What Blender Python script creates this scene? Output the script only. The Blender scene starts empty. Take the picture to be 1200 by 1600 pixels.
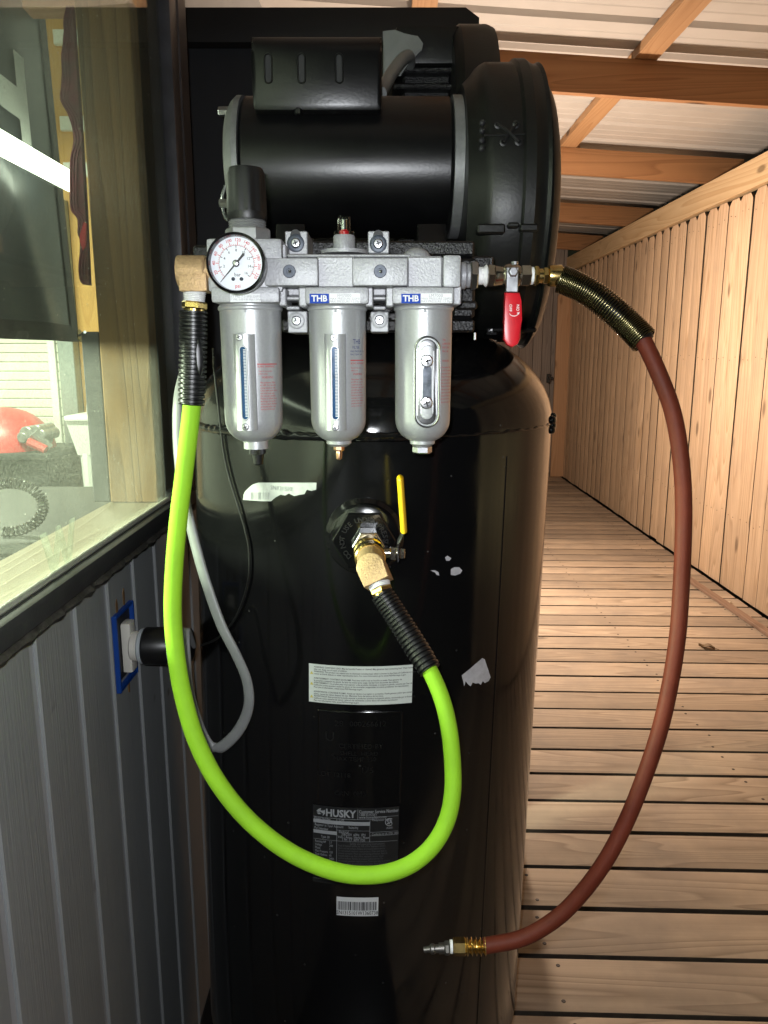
import bpy, bmesh, math, random
from mathutils import Vector, Matrix, noise as mnoise
random.seed(7)
PI = math.pi
S = bpy.context.scene
COL = S.collection

# ------------------------------------------------------------------ camera, world, lights, exposure
CAMZ = 1.235
PITCH = math.radians(11.54)
CP, SP = math.cos(PITCH), math.sin(PITCH)
cd = bpy.data.cameras.new('camera')
cam = bpy.data.objects.new('camera', cd)
COL.objects.link(cam)
cam.location = (0, 0, CAMZ)
cam.rotation_euler = (PI / 2 - PITCH, 0, 0)
cd.sensor_fit = 'VERTICAL'
cd.sensor_height = 36
cd.lens = 27
cd.clip_start = 0.02
cd.clip_end = 500
S.camera = cam

w = bpy.data.worlds.new('World')
S.world = w
w.use_nodes = True
nt = w.node_tree
bg = nt.nodes['Background']
sky = nt.nodes.new('ShaderNodeTexSky')
sky.sky_type = 'NISHITA'
sky.sun_disc = False
sky.sun_elevation = math.radians(2)
sky.sun_rotation = math.radians(200)
nt.links.new(sky.outputs[0], bg.inputs[0])
bg.inputs[1].default_value = 0.004          # night

def lamp(name, kind, loc, energy, color, size=0.05, rot=None, sy=None):
    d = bpy.data.lights.new(name, kind)
    d.energy = energy
    d.color = color
    if kind == 'AREA':
        d.size = size
        if sy:
            d.shape = 'RECTANGLE'
            d.size_y = sy
    else:
        d.shadow_soft_size = size
    o = bpy.data.objects.new(name, d)
    COL.objects.link(o)
    o.location = loc
    if rot:
        o.rotation_euler = rot
    return o

LAMP = (0.44, 3.72, CAMZ + 0.12)
lamp('porch_bulb_light', 'POINT', LAMP, 165, (1.0, 0.82, 0.66), 0.05)      # porch bulb behind the compressor
lamp('phone_flash', 'POINT', (-0.012, 0.0, CAMZ + 0.014), 19, (0.93, 0.96, 1.0), 0.005)   # the phone's lit torch
lamp('room_light', 'AREA', (-2.6, 0.2, CAMZ + 0.28), 300, (0.93, 1.0, 0.80), 0.5,
     (math.radians(90), 0, math.radians(-82)), 0.4)                          # shop light in the room
lamp('room_ceiling_light', 'AREA', (-2.6, 3.9, CAMZ + 1.6), 260, (0.96, 1.0, 0.84), 1.2, (0, 0, 0), 0.3)
lamp('room_ceiling_light', 'AREA', (-2.7, 0.2, CAMZ + 1.6), 170, (0.96, 1.0, 0.84), 1.2, (0, 0, 0), 0.3)  # second fixture added to brighten the near walls mirrored in the tank

S.view_settings.view_transform = 'Standard'
S.view_settings.look = 'None'
S.view_settings.exposure = 0
S.view_settings.gamma = 1
S.view_settings.use_curve_mapping = False
S.cycles.max_bounces = 8
S.cycles.diffuse_bounces = 4
S.cycles.glossy_bounces = 4
S.cycles.transparent_max_bounces = 12
S.cycles.sample_clamp_indirect = 4.0
S.cycles.use_denoising = True
S.cycles.caustics_reflective = False
S.cycles.caustics_refractive = False

# ------------------------------------------------------------------ helpers
def D(px, py):
    X, Y = (px - 600) / 1200, (py - 800) / 1200
    return Vector((X, CP - Y * SP, -SP - Y * CP))

def P(px, py, y):                      # the point of the photograph's ray that lies at depth y
    d = D(px, py)
    v = d * (y / d.y)
    v.z += CAMZ
    return v

def PX(px, py, x):                     # ... that lies on the plane X = x
    d = D(px, py)
    v = d * (x / d.x)
    v.z += CAMZ
    return v

def sc(py, y):                         # metres per photo pixel at depth y
    return y / (CP - (py - 800) / 1200 * SP) / 1200

def basis(ax):
    ax = Vector(ax).normalized()
    up = Vector((0, 0, 1)) if abs(ax.z) < 0.9 else Vector((0, 1, 0))
    u = up.cross(ax).normalized()
    return u, ax.cross(u).normalized(), ax

class B:
    """collects shapes in world coordinates"""
    def __init__(self):
        self.bm = bmesh.new()
    def poly(self, pts, mi=0):
        f = self.bm.faces.new([self.bm.verts.new(p) for p in pts])
        f.material_index = mi
        return f
    def box(self, lo, hi, bev=0.0, seg=1, mi=0, rot=None):
        lo, hi = Vector(lo), Vector(hi)
        c = (lo + hi) / 2
        s = hi - lo
        r = bmesh.ops.create_cube(self.bm, size=1)
        vs = r['verts']
        M = Matrix.Translation(c) @ (rot.to_4x4() if rot else Matrix.Identity(4)) @ Matrix.Diagonal((abs(s.x), abs(s.y), abs(s.z), 1))
        bmesh.ops.transform(self.bm, matrix=M, verts=vs)
        fs = set(f for v in vs for f in v.link_faces)
        for f in fs:
            f.material_index = mi
        if bev > 0:
            es = list(set(e for v in vs for e in v.link_edges))
            bmesh.ops.bevel(self.bm, geom=es, offset=bev, segments=seg, affect='EDGES', profile=0.6)
        return self
    def pbox(self, px0, py0, px1, py1, y0, y1, bev=0.001, seg=1, mi=0):   # box whose front face spans that part of the photo
        a, b = P(px0, py1, y0), P(px1, py0, y0)
        return self.box((a.x, y0, a.z), (b.x, y1, b.z), bev, seg, mi)
    def lathe(self, prof, org, ax=(0, 0, 1), n=32, cap=True, mi=0, squash=None):
        u, v, a = basis(ax)
        org = Vector(org)
        rings = []
        for r, h in prof:
            ring = []
            for i in range(n):
                t = 2 * PI * i / n
                rr = r(t) if callable(r) else r
                ring.append(self.bm.verts.new(org + a * h + u * (rr * math.cos(t)) + v * (rr * math.sin(t))))
            rings.append(ring)
        for k in range(len(rings) - 1):
            for i in range(n):
                f = self.bm.faces.new((rings[k][i], rings[k][(i + 1) % n], rings[k + 1][(i + 1) % n], rings[k + 1][i]))
                f.material_index = mi
        if cap:
            f = self.bm.faces.new(list(reversed(rings[0])))
            f.material_index = mi
            f = self.bm.faces.new(rings[-1])
            f.material_index = mi
        return self
    def cyl(self, p0, p1, r, n=24, r1=None, bev=0.0, mi=0):
        p0, p1 = Vector(p0), Vector(p1)
        L = (p1 - p0).length
        r1 = r if r1 is None else r1
        if bev:
            pr = [(r - bev, 0), (r, bev), (r1, L - bev), (r1 - bev, L)]
        else:
            pr = [(r, 0), (r1, L)]
        return self.lathe(pr, p0, p1 - p0, n, mi=mi)
    def hexa(self, p0, p1, r, bev=0.0012, mi=0):
        return self.cyl(p0, p1, r, 6, bev=bev, mi=mi)
    def tube(self, pts, r, n=16, cap=True, aspect=1.0, wide=None, mi=0):
        pts = [Vector(p) for p in pts]
        T = []
        for i in range(len(pts)):
            a = pts[max(0, i - 1)]
            b = pts[min(len(pts) - 1, i + 1)]
            T.append((b - a).normalized())
        u, _, _ = basis(T[0])
        if wide is not None:
            u = Vector(wide)
        rings = []
        for i, p in enumerate(pts):
            if wide is not None:
                u = Vector(wide)
            u = (u - T[i] * u.dot(T[i])).normalized()
            v = T[i].cross(u)
            rr = r(i / (len(pts) - 1)) if callable(r) else r
            rings.append([self.bm.verts.new(p + u * (rr * aspect * math.cos(2 * PI * k / n)) + v * (rr * math.sin(2 * PI * k / n))) for k in range(n)])
        for k in range(len(rings) - 1):
            for i in range(n):
                f = self.bm.faces.new((rings[k][i], rings[k][(i + 1) % n], rings[k + 1][(i + 1) % n], rings[k + 1][i]))
                f.material_index = mi
        if cap:
            self.bm.faces.new(list(reversed(rings[0]))).material_index = mi
            self.bm.faces.new(rings[-1]).material_index = mi
        return self
    def prism(self, poly, org, u, v, depth, mi=0, bev=0.0):
        """poly in (u, v) extruded by the vector depth"""
        org, u, v, dv = Vector(org), Vector(u), Vector(v), Vector(depth)
        a = [self.bm.verts.new(org + u * x + v * y) for x, y in poly]
        b = [self.bm.verts.new(org + u * x + v * y + dv) for x, y in poly]
        n = len(poly)
        fs = [self.bm.faces.new(a), self.bm.faces.new(list(reversed(b)))]
        for i in range(n):
            fs.append(self.bm.faces.new((a[(i + 1) % n], a[i], b[i], b[(i + 1) % n])))
        for f in fs:
            f.material_index = mi
        if bev:
            es = [e for e in set(e for f in fs[:2] for e in f.edges)]
            bmesh.ops.bevel(self.bm, geom=es, offset=bev, segments=2, affect='EDGES', profile=0.6)
        return self
    def sphere(self, c, r, n=16, s=(1, 1, 1), mi=0):
        q = bmesh.ops.create_uvsphere(self.bm, u_segments=n, v_segments=max(6, n // 2), radius=1)
        bmesh.ops.transform(self.bm, matrix=Matrix.Translation(Vector(c)) @ Matrix.Diagonal((r * s[0], r * s[1], r * s[2], 1)), verts=q['verts'])
        for f in set(f for v in q['verts'] for f in v.link_faces):
            f.material_index = mi
        return self
    def grid(self, fn, nu, nv, mi=0):
        g = [[self.bm.verts.new(fn(i / nu, j / nv)) for j in range(nv + 1)] for i in range(nu + 1)]
        for i in range(nu):
            for j in range(nv):
                self.bm.faces.new((g[i][j], g[i + 1][j], g[i + 1][j + 1], g[i][j + 1])).material_index = mi
        return self
    def text(self, s, size, fn, align='CENTER', bold=0.0, mi=0, mirror=False):
        vs, fs = glyphs(s, align, bold)
        V = [self.bm.verts.new(fn((-x if mirror else x) * size, y * size)) for x, y in vs]
        for f in fs:
            try:
                self.bm.faces.new([V[i] for i in f]).material_index = mi
            except ValueError:
                pass
        return self

_tc = bpy.data.curves.new('lettering', 'FONT')
_to = bpy.data.objects.new('lettering', _tc)
_gl = {}
def glyphs(s, align, bold):
    k = (s, align, bold)
    if k not in _gl:
        _tc.body = s
        _tc.align_x = align
        _tc.align_y = 'CENTER'
        _tc.size = 1
        _tc.resolution_u = 2
        _tc.offset = bold
        me = bpy.data.meshes.new_from_object(_to)
        _gl[k] = ([(v.co.x, v.co.y) for v in me.vertices], [tuple(p.vertices) for p in me.polygons])
        bpy.data.meshes.remove(me)
    return _gl[k]

def flat(org, u=(1, 0, 0), v=(0, 0, 1)):
    org, u, v = Vector(org), Vector(u), Vector(v)
    return lambda x, y: org + u * x + v * y

ROOT = {}
def thing(name, label, cat, loc, group=None):
    o = bpy.data.objects.new(name, None)
    COL.objects.link(o)
    o.location = loc
    o.empty_display_size = 0.05
    o['label'] = label
    o['category'] = cat
    if group:
        o['group'] = group
    ROOT[o] = Vector(loc)
    return o

def ob(name, b, mats, parent=None, smooth=35, label=None):
    bm = b.bm
    bmesh.ops.recalc_face_normals(bm, faces=bm.faces)
    me = bpy.data.meshes.new(name)
    L = ROOT.get(parent, Vector((0, 0, 0)))
    bmesh.ops.translate(bm, vec=-L, verts=bm.verts)
    bm.to_mesh(me)
    bm.free()
    for m in (mats if isinstance(mats, (list, tuple)) else [mats]):
        me.materials.append(m)
    if smooth:
        for p in me.polygons:
            p.use_smooth = True
        me.set_sharp_from_angle(angle=math.radians(smooth))
    o = bpy.data.objects.new(name, me)
    COL.objects.link(o)
    if parent:
        o.parent = parent
        ROOT[o] = L
    if label:
        o['label'] = label
    return o

def solo(name, b, mats, label, cat, loc=(0, 0, 0), smooth=35):    # a thing that is one mesh
    ROOT['tmp'] = Vector(loc)
    o = ob(name, b, mats, None, smooth)
    me = o.data
    me.transform(Matrix.Translation(-Vector(loc)))
    o.location = loc
    o['label'] = label
    o['category'] = cat
    ROOT[o] = Vector(loc)
    return o

def copy_of(o, parent, loc, rotz=0.0):
    c = o.copy()
    COL.objects.link(c)
    c.parent = parent
    c.location = loc
    c.rotation_euler = (0, 0, rotz)
    return c

def spline(pts, n=12):
    pts = [Vector(p) for p in pts]
    q = [pts[0] * 2 - pts[1]] + pts + [pts[-1] * 2 - pts[-2]]
    out = []
    for i in range(1, len(q) - 2):
        p0, p1, p2, p3 = q[i - 1], q[i], q[i + 1], q[i + 2]
        for k in range(n):
            t = k / n
            out.append(0.5 * ((2 * p1) + (p2 - p0) * t + (2 * p0 - 5 * p1 + 4 * p2 - p3) * t * t + (3 * p1 - p0 - 3 * p2 + p3) * t ** 3))
    out.append(pts[-1])
    return out

# ------------------------------------------------------------------ materials
def new_mat(name):
    m = bpy.data.materials.new(name)
    m.use_nodes = True
    return m, m.node_tree, m.node_tree.nodes['Principled BSDF']

def node(t, typ, **kw):
    n = t.nodes.new(typ)
    for k, v in kw.items():
        if k in ('inp',):
            for a, b in v.items():
                n.inputs[a].default_value = b
        else:
            setattr(n, k, v)
    return n

def mat(name, col, rough=0.5, metal=0.0, var=0.12, vscale=40, bump=0.0, bscale=200, coat=0.0, rvar=0.15, spec=0.5, dust=0.0, dustcol=(0.35, 0.33, 0.3)):
    m, t, p = new_mat(name)
    tc = node(t, 'ShaderNodeTexCoord')
    n = node(t, 'ShaderNodeTexNoise', inp={'Scale': vscale, 'Detail': 5.0, 'Roughness': 0.6})
    t.links.new(tc.outputs['Object'], n.inputs['Vector'])
    r = node(t, 'ShaderNodeValToRGB')
    r.color_ramp.elements[0].position = 0.3
    r.color_ramp.elements[1].position = 0.7
    r.color_ramp.elements[0].color = tuple(c * (1 - var) for c in col) + (1,)
    r.color_ramp.elements[1].color = tuple(min(1, c * (1 + var)) for c in col) + (1,)
    t.links.new(n.outputs['Fac'], r.inputs[0])
    out = r.outputs[0]
    if dust > 0:
        n2 = node(t, 'ShaderNodeTexNoise', inp={'Scale': vscale * 0.35, 'Detail': 8.0, 'Roughness': 0.7})
        t.links.new(tc.outputs['Object'], n2.inputs['Vector'])
        mr = node(t, 'ShaderNodeMapRange', inp={'From Min': 0.5, 'From Max': 0.8, 'To Min': 0.0, 'To Max': dust})
        t.links.new(n2.outputs['Fac'], mr.inputs[0])
        mx = node(t, 'ShaderNodeMixRGB', inp={'Color2': dustcol + (1,)})
        t.links.new(mr.outputs[0], mx.inputs[0])
        t.links.new(out, mx.inputs[1])
        out = mx.outputs[0]
    t.links.new(out, p.inputs['Base Color'])
    mr = node(t, 'ShaderNodeMapRange', inp={'To Min': max(0.02, rough * (1 - rvar)), 'To Max': min(1, rough * (1 + rvar))})
    t.links.new(n.outputs['Fac'], mr.inputs[0])
    t.links.new(mr.outputs[0], p.inputs['Roughness'])
    p.inputs['Metallic'].default_value = metal
    p.inputs['Specular IOR Level'].default_value = spec
    if coat:
        p.inputs['Coat Weight'].default_value = coat
        p.inputs['Coat Roughness'].default_value = 0.06
    if bump:
        bn = node(t, 'ShaderNodeTexNoise', inp={'Scale': bscale, 'Detail': 3.0})
        t.links.new(tc.outputs['Object'], bn.inputs['Vector'])
        b = node(t, 'ShaderNodeBump', inp={'Strength': bump, 'Distance': 0.002})
        t.links.new(bn.outputs['Fac'], b.inputs['Height'])
        t.links.new(b.outputs[0], p.inputs['Normal'])
    return m

def wood(name, light, dark, axis=0, ring=1.0, knots=0.7, rough=0.75, pvar=0.16, weather=None, wamt=0.0):
    """grain along the object axis `axis`; every piece takes its own piece of the log"""
    m, t, p = new_mat(name)
    tc = node(t, 'ShaderNodeTexCoord')
    oi = node(t, 'ShaderNodeObjectInfo')
    mul = node(t, 'ShaderNodeVectorMath', operation='SCALE')
    comb = node(t, 'ShaderNodeCombineXYZ')
    for k, f in enumerate((17.3, 5.1, 9.7)):
        mm = node(t, 'ShaderNodeMath', operation='MULTIPLY', inp={1: f})
        t.links.new(oi.outputs['Random'], mm.inputs[0])
        t.links.new(mm.outputs[0], comb.inputs[k])
    add = node(t, 'ShaderNodeVectorMath', operation='ADD')
    t.links.new(tc.outputs['Object'], add.inputs[0])
    t.links.new(comb.outputs[0], add.inputs[1])
    s = [9.0 * ring] * 3
    s[axis] = 0.55 * ring
    mp = node(t, 'ShaderNodeMapping', inp={'Scale': tuple(s)})
    t.links.new(add.outputs[0], mp.inputs[0])
    # slow wander of the grain
    wn = node(t, 'ShaderNodeTexNoise', inp={'Scale': 0.55, 'Detail': 2.0, 'Distortion': 0.3})
    t.links.new(mp.outputs[0], wn.inputs['Vector'])
    # contour lines of the slow noise make the cathedral figure
    ml = node(t, 'ShaderNodeMath', operation='MULTIPLY', inp={1: 26.0})
    t.links.new(wn.outputs['Fac'], ml.inputs[0])
    fr = node(t, 'ShaderNodeMath', operation='FRACT')
    t.links.new(ml.outputs[0], fr.inputs[0])
    rp = node(t, 'ShaderNodeValToRGB')
    e = rp.color_ramp.elements
    e[0].position, e[0].color = 0.0, (0, 0, 0, 1)
    e[1].position, e[1].color = 0.72, (0.55, 0.55, 0.55, 1)
    x = e.new(0.9); x.color = (1, 1, 1, 1)
    x = e.new(1.0); x.color = (0, 0, 0, 1)
    t.links.new(fr.outputs[0], rp.inputs[0])
    # fine fibres
    s2 = [160.0] * 3
    s2[axis] = 3.0
    mp2 = node(t, 'ShaderNodeMapping', inp={'Scale': tuple(s2)})
    t.links.new(add.outputs[0], mp2.inputs[0])
    fn = node(t, 'ShaderNodeTexNoise', inp={'Scale': 1.0, 'Detail': 4.0, 'Roughness': 0.7})
    t.links.new(mp2.outputs[0], fn.inputs['Vector'])
    sm = node(t, 'ShaderNodeMath', operation='MULTIPLY_ADD', inp={1: 0.55, 2: -0.22})
    t.links.new(fn.outputs['Fac'], sm.inputs[0])
    am = node(t, 'ShaderNodeMath', operation='MULTIPLY_ADD', inp={1: 0.68})
    t.links.new(rp.outputs[0], am.inputs[0])
    t.links.new(sm.outputs[0], am.inputs[2])
    am.use_clamp = True
    mx = node(t, 'ShaderNodeMixRGB', inp={'Color1': light + (1,), 'Color2': dark + (1,)})
    t.links.new(am.outputs[0], mx.inputs[0])
    out = mx.outputs[0]
    # knots
    if knots > 0:
        s3 = [6.0] * 3
        s3[axis] = 2.3
        mp3 = node(t, 'ShaderNodeMapping', inp={'Scale': tuple(s3)})
        t.links.new(add.outputs[0], mp3.inputs[0])
        vo = node(t, 'ShaderNodeTexVoronoi', inp={'Scale': 1.0, 'Randomness': 1.0})
        t.links.new(mp3.outputs[0], vo.inputs['Vector'])
        kr = node(t, 'ShaderNodeMapRange', inp={'From Min': 0.07, 'From Max': 0.13, 'To Min': knots, 'To Max': 0.0})
        t.links.new(vo.outputs['Distance'], kr.inputs[0])
        mk = node(t, 'ShaderNodeMixRGB', inp={'Color2': tuple(c * 0.25 for c in dark) + (1,)})
        t.links.new(kr.outputs[0], mk.inputs[0])
        t.links.new(out, mk.inputs[1])
        out = mk.outputs[0]
    if weather:
        n3 = node(t, 'ShaderNodeTexNoise', inp={'Scale': 3.0, 'Detail': 6.0, 'Roughness': 0.65})
        t.links.new(add.outputs[0], n3.inputs['Vector'])
        wr = node(t, 'ShaderNodeMapRange', inp={'From Min': 0.4, 'From Max': 0.7, 'To Min': 0.0, 'To Max': wamt})
        t.links.new(n3.outputs['Fac'], wr.inputs[0])
        mw = node(t, 'ShaderNodeMixRGB', inp={'Color2': weather + (1,)})
        t.links.new(wr.outputs[0], mw.inputs[0])
        t.links.new(out, mw.inputs[1])
        out = mw.outputs[0]
    # each piece a little lighter or darker
    hv = node(t, 'ShaderNodeHueSaturation')
    vr = node(t, 'ShaderNodeMapRange', inp={'To Min': 1 - pvar, 'To Max': 1 + pvar})
    t.links.new(oi.outputs['Random'], vr.inputs[0])
    t.links.new(vr.outputs[0], hv.inputs['Value'])
    t.links.new(out, hv.inputs['Color'])
    t.links.new(hv.outputs[0], p.inputs['Base Color'])
    p.inputs['Roughness'].default_value = rough
    p.inputs['Specular IOR Level'].default_value = 0.3
    b = node(t, 'ShaderNodeBump', inp={'Strength': 0.35, 'Distance': 0.0015})
    t.links.new(am.outputs[0], b.inputs['Height'])
    t.links.new(b.outputs[0], p.inputs['Normal'])
    return m

def emit(name, col, strength):
    m, t, p = new_mat(name)
    p.inputs['Base Color'].default_value = (0.8, 0.8, 0.8, 1)
    p.inputs['Emission Color'].default_value = col + (1,)
    p.inputs['Emission Strength'].default_value = strength
    return m

def clear(name, tint=(1, 1, 1), rough=0.03, dust=0.0, refl=1.0, dscale=300):
    """thin clear sheet: lets light through, mirrors by Fresnel, may carry a film of dust"""
    m = bpy.data.materials.new(name)
    m.use_nodes = True
    t = m.node_tree
    t.nodes.remove(t.nodes['Principled BSDF'])
    out = t.nodes['Material Output']
    tr = node(t, 'ShaderNodeBsdfTransparent', inp={'Color': tint + (1,)})
    gl = node(t, 'ShaderNodeBsdfGlossy', inp={'Roughness': rough})
    fz = node(t, 'ShaderNodeFresnel', inp={'IOR': 1.45})
    fm = node(t, 'ShaderNodeMath', operation='MULTIPLY', inp={1: refl})
    geo = node(t, 'ShaderNodeNewGeometry')
    bi = node(t, 'ShaderNodeMath', operation='MULTIPLY_ADD', inp={1: 1 / 1.45 - 1.45, 2: 1.45})   # the sheet's far face mirrors like its near one
    t.links.new(geo.outputs['Backfacing'], bi.inputs[0])
    t.links.new(bi.outputs[0], fz.inputs['IOR'])
    t.links.new(fz.outputs[0], fm.inputs[0])
    m1 = node(t, 'ShaderNodeMixShader')
    t.links.new(fm.outputs[0], m1.inputs[0])
    t.links.new(tr.outputs[0], m1.inputs[1])
    t.links.new(gl.outputs[0], m1.inputs[2])
    last = m1
    if dust > 0:
        tc = node(t, 'ShaderNodeTexCoord')
        n1 = node(t, 'ShaderNodeTexNoise', inp={'Scale': dscale, 'Detail': 4.0, 'Roughness': 0.8})
        n2 = node(t, 'ShaderNodeTexNoise', inp={'Scale': 5.0, 'Detail': 5.0, 'Roughness': 0.6})
        t.links.new(tc.outputs['Object'], n1.inputs['Vector'])
        t.links.new(tc.outputs['Object'], n2.inputs['Vector'])
        mr = node(t, 'ShaderNodeMapRange', inp={'From Min': 0.40, 'From Max': 0.75, 'To Min': dust * 0.35, 'To Max': dust * 1.7})
        t.links.new(n1.outputs['Fac'], mr.inputs[0])
        mr2 = node(t, 'ShaderNodeMapRange', inp={'From Min': 0.35, 'From Max': 0.7, 'To Min': 0.5, 'To Max': 1.3})
        t.links.new(n2.outputs['Fac'], mr2.inputs[0])
        mm = node(t, 'ShaderNodeMath', operation='MULTIPLY')
        t.links.new(mr.outputs[0], mm.inputs[0])
        t.links.new(mr2.outputs[0], mm.inputs[1])
        # isolated specks
        vo = node(t, 'ShaderNodeTexVoronoi', inp={'Scale': 55.0})
        t.links.new(tc.outputs['Object'], vo.inputs['Vector'])
        sp = node(t, 'ShaderNodeMapRange', inp={'From Min': 0.03, 'From Max': 0.07, 'To Min': 0.5, 'To Max': 0.0})
        t.links.new(vo.outputs['Distance'], sp.inputs[0])
        ad = node(t, 'ShaderNodeMath', operation='ADD', use_clamp=True)
        t.links.new(mm.outputs[0], ad.inputs[0])
        t.links.new(sp.outputs[0], ad.inputs[1])
        df = node(t, 'ShaderNodeBsdfDiffuse', inp={'Color': (0.62, 0.64, 0.55, 1)})
        tl = node(t, 'ShaderNodeBsdfTranslucent', inp={'Color': (0.62, 0.64, 0.55, 1)})
        m0 = node(t, 'ShaderNodeMixShader', inp={0: 0.5})
        t.links.new(df.outputs[0], m0.inputs[1])
        t.links.new(tl.outputs[0], m0.inputs[2])
        m2 = node(t, 'ShaderNodeMixShader')
        t.links.new(ad.outputs[0], m2.inputs[0])
        t.links.new(m1.outputs[0], m2.inputs[1])
        t.links.new(m0.outputs[0], m2.inputs[2])
        last = m2
    t.links.new(last.outputs[0], out.inputs[0])
    return m

def black_paint(name):
    m, t, p = new_mat(name)
    tc = node(t, 'ShaderNodeTexCoord')
    n = node(t, 'ShaderNodeTexNoise', inp={'Scale': 9.0, 'Detail': 7.0, 'Roughness': 0.65})
    t.links.new(tc.outputs['Object'], n.inputs['Vector'])
    r = node(t, 'ShaderNodeMapRange', inp={'From Min': 0.35, 'From Max': 0.75, 'To Min': 0.07, 'To Max': 0.24})
    t.links.new(n.outputs['Fac'], r.inputs[0])
    t.links.new(r.outputs[0], p.inputs['Roughness'])
    # dusty specks
    vo = node(t, 'ShaderNodeTexVoronoi', inp={'Scale': 38.0})
    t.links.new(tc.outputs['Object'], vo.inputs['Vector'])
    sp = node(t, 'ShaderNodeMapRange', inp={'From Min': 0.02, 'From Max': 0.06, 'To Min': 0.35, 'To Max': 0.0})
    t.links.new(vo.outputs['Distance'], sp.inputs[0])
    mx = node(t, 'ShaderNodeMixRGB', inp={'Color1': (0.0045, 0.0045, 0.005, 1), 'Color2': (0.2, 0.2, 0.19, 1)})
    t.links.new(sp.outputs[0], mx.inputs[0])
    t.links.new(mx.outputs[0], p.inputs['Base Color'])
    s = node(t, 'ShaderNodeMapping', inp={'Scale': (14, 14, 5)})
    t.links.new(tc.outputs['Object'], s.inputs[0])
    bn = node(t, 'ShaderNodeTexNoise', inp={'Scale': 1.0, 'Detail': 2.0})
    t.links.new(s.outputs[0], bn.inputs['Vector'])
    b2 = node(t, 'ShaderNodeTexNoise', inp={'Scale': 260.0, 'Detail': 2.0})
    t.links.new(tc.outputs['Object'], b2.inputs['Vector'])
    ma = node(t, 'ShaderNodeMath', operation='MULTIPLY_ADD', inp={1: 0.05})
    t.links.new(b2.outputs['Fac'], ma.inputs[0])
    t.links.new(bn.outputs['Fac'], ma.inputs[2])
    b = node(t, 'ShaderNodeBump', inp={'Strength': 0.10, 'Distance': 0.004})
    t.links.new(ma.outputs[0], b.inputs['Height'])
    t.links.new(b.outputs[0], p.inputs['Normal'])
    return m

def painted_board(name, col, var, fine):
    """brushed grey paint over rough-sawn plywood"""
    m, t, p = new_mat(name)
    tc = node(t, 'ShaderNodeTexCoord')
    oi = node(t, 'ShaderNodeObjectInfo')
    ad = node(t, 'ShaderNodeVectorMath', operation='ADD')
    t.links.new(tc.outputs['Object'], ad.inputs[0])
    t.links.new(oi.outputs['Random'], ad.inputs[1])
    mp = node(t, 'ShaderNodeMapping', inp={'Rotation': (math.radians(38), 0, 0), 'Scale': (60, 260, 9)})
    t.links.new(ad.outputs[0], mp.inputs[0])
    n = node(t, 'ShaderNodeTexNoise', inp={'Scale': 1.0, 'Detail': 3.0, 'Roughness': 0.6})
    t.links.new(mp.outputs[0], n.inputs['Vector'])
    n2 = node(t, 'ShaderNodeTexNoise', inp={'Scale': 7.0, 'Detail': 6.0, 'Roughness': 0.7})
    t.links.new(ad.outputs[0], n2.inputs['Vector'])
    mx = node(t, 'ShaderNodeMixRGB', inp={'Color1': tuple(c * (1 - var) for c in col) + (1,), 'Color2': tuple(c * (1 + var) for c in col) + (1,)})
    t.links.new(n2.outputs['Fac'], mx.inputs[0])
    # scuffs
    vo = node(t, 'ShaderNodeTexNoise', inp={'Scale': 16.0, 'Detail': 2.0})
    t.links.new(ad.outputs[0], vo.inputs['Vector'])
    sr = node(t, 'ShaderNodeMapRange', inp={'From Min': 0.72, 'From Max': 0.78, 'To Min': 0.0, 'To Max': 0.6})
    t.links.new(vo.outputs['Fac'], sr.inputs[0])
    m2 = node(t, 'ShaderNodeMixRGB', inp={'Color2': (0.05, 0.04, 0.03, 1)})
    t.links.new(sr.outputs[0], m2.inputs[0])
    t.links.new(mx.outputs[0], m2.inputs[1])
    t.links.new(m2.outputs[0], p.inputs['Base Color'])
    p.inputs['Roughness'].default_value = 0.55
    b = node(t, 'ShaderNodeBump', inp={'Strength': fine, 'Distance': 0.0016})
    t.links.new(n.outputs['Fac'], b.inputs['Height'])
    t.links.new(b.outputs[0], p.inputs['Normal'])
    return m

M = {}
M['tank'] = black_paint('gloss_black_paint')
M['motor'] = mat('satin_black_paint', (0.004, 0.004, 0.0045), 0.30, var=0.2, vscale=14, bump=0.06, bscale=350, dust=0.05, dustcol=(0.10, 0.10, 0.09))
M['rough_black'] = mat('textured_black_paint', (0.004, 0.004, 0.0045), 0.40, var=0.3, vscale=90, bump=0.7, bscale=420)
M['plastic_black'] = mat('black_plastic', (0.006, 0.0062, 0.0062), 0.42, var=0.2, vscale=25, bump=0.08, bscale=500, dust=0.02)
M['guard'] = mat('black_guard_plastic', (0.0055, 0.006, 0.0055), 0.42, var=0.3, vscale=10, bump=0.10, bscale=300, dust=0.12, dustcol=(0.10, 0.10, 0.085))
M['rubber'] = mat('black_rubber', (0.0055, 0.0055, 0.006), 0.36, var=0.15, vscale=60)
M['cable_black'] = mat('black_cable', (0.01, 0.01, 0.01), 0.4)
M['casting'] = mat('silver_painted_casting', (0.34, 0.345, 0.36), 0.48, 0.25, var=0.18, vscale=600, bump=0.18, bscale=520, dust=0.12, dustcol=(0.22, 0.22, 0.22))
M['cup'] = mat('silver_cup_paint', (0.42, 0.43, 0.44), 0.40, 0.40, var=0.06, vscale=500, bump=0.07, bscale=560)
M['chrome'] = mat('zinc_plated_steel', (0.62, 0.63, 0.65), 0.22, 1.0, var=0.12, vscale=80)
M['screw'] = mat('screw_steel', (0.45, 0.46, 0.48), 0.30, 1.0, var=0.2, vscale=120)
M['screw_dark'] = mat('dark_screw_steel', (0.055, 0.065, 0.085), 0.45, 0.4, var=0.3, vscale=300)
M['recess'] = mat('dark_recess', (0.02, 0.02, 0.022), 0.6)
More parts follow.
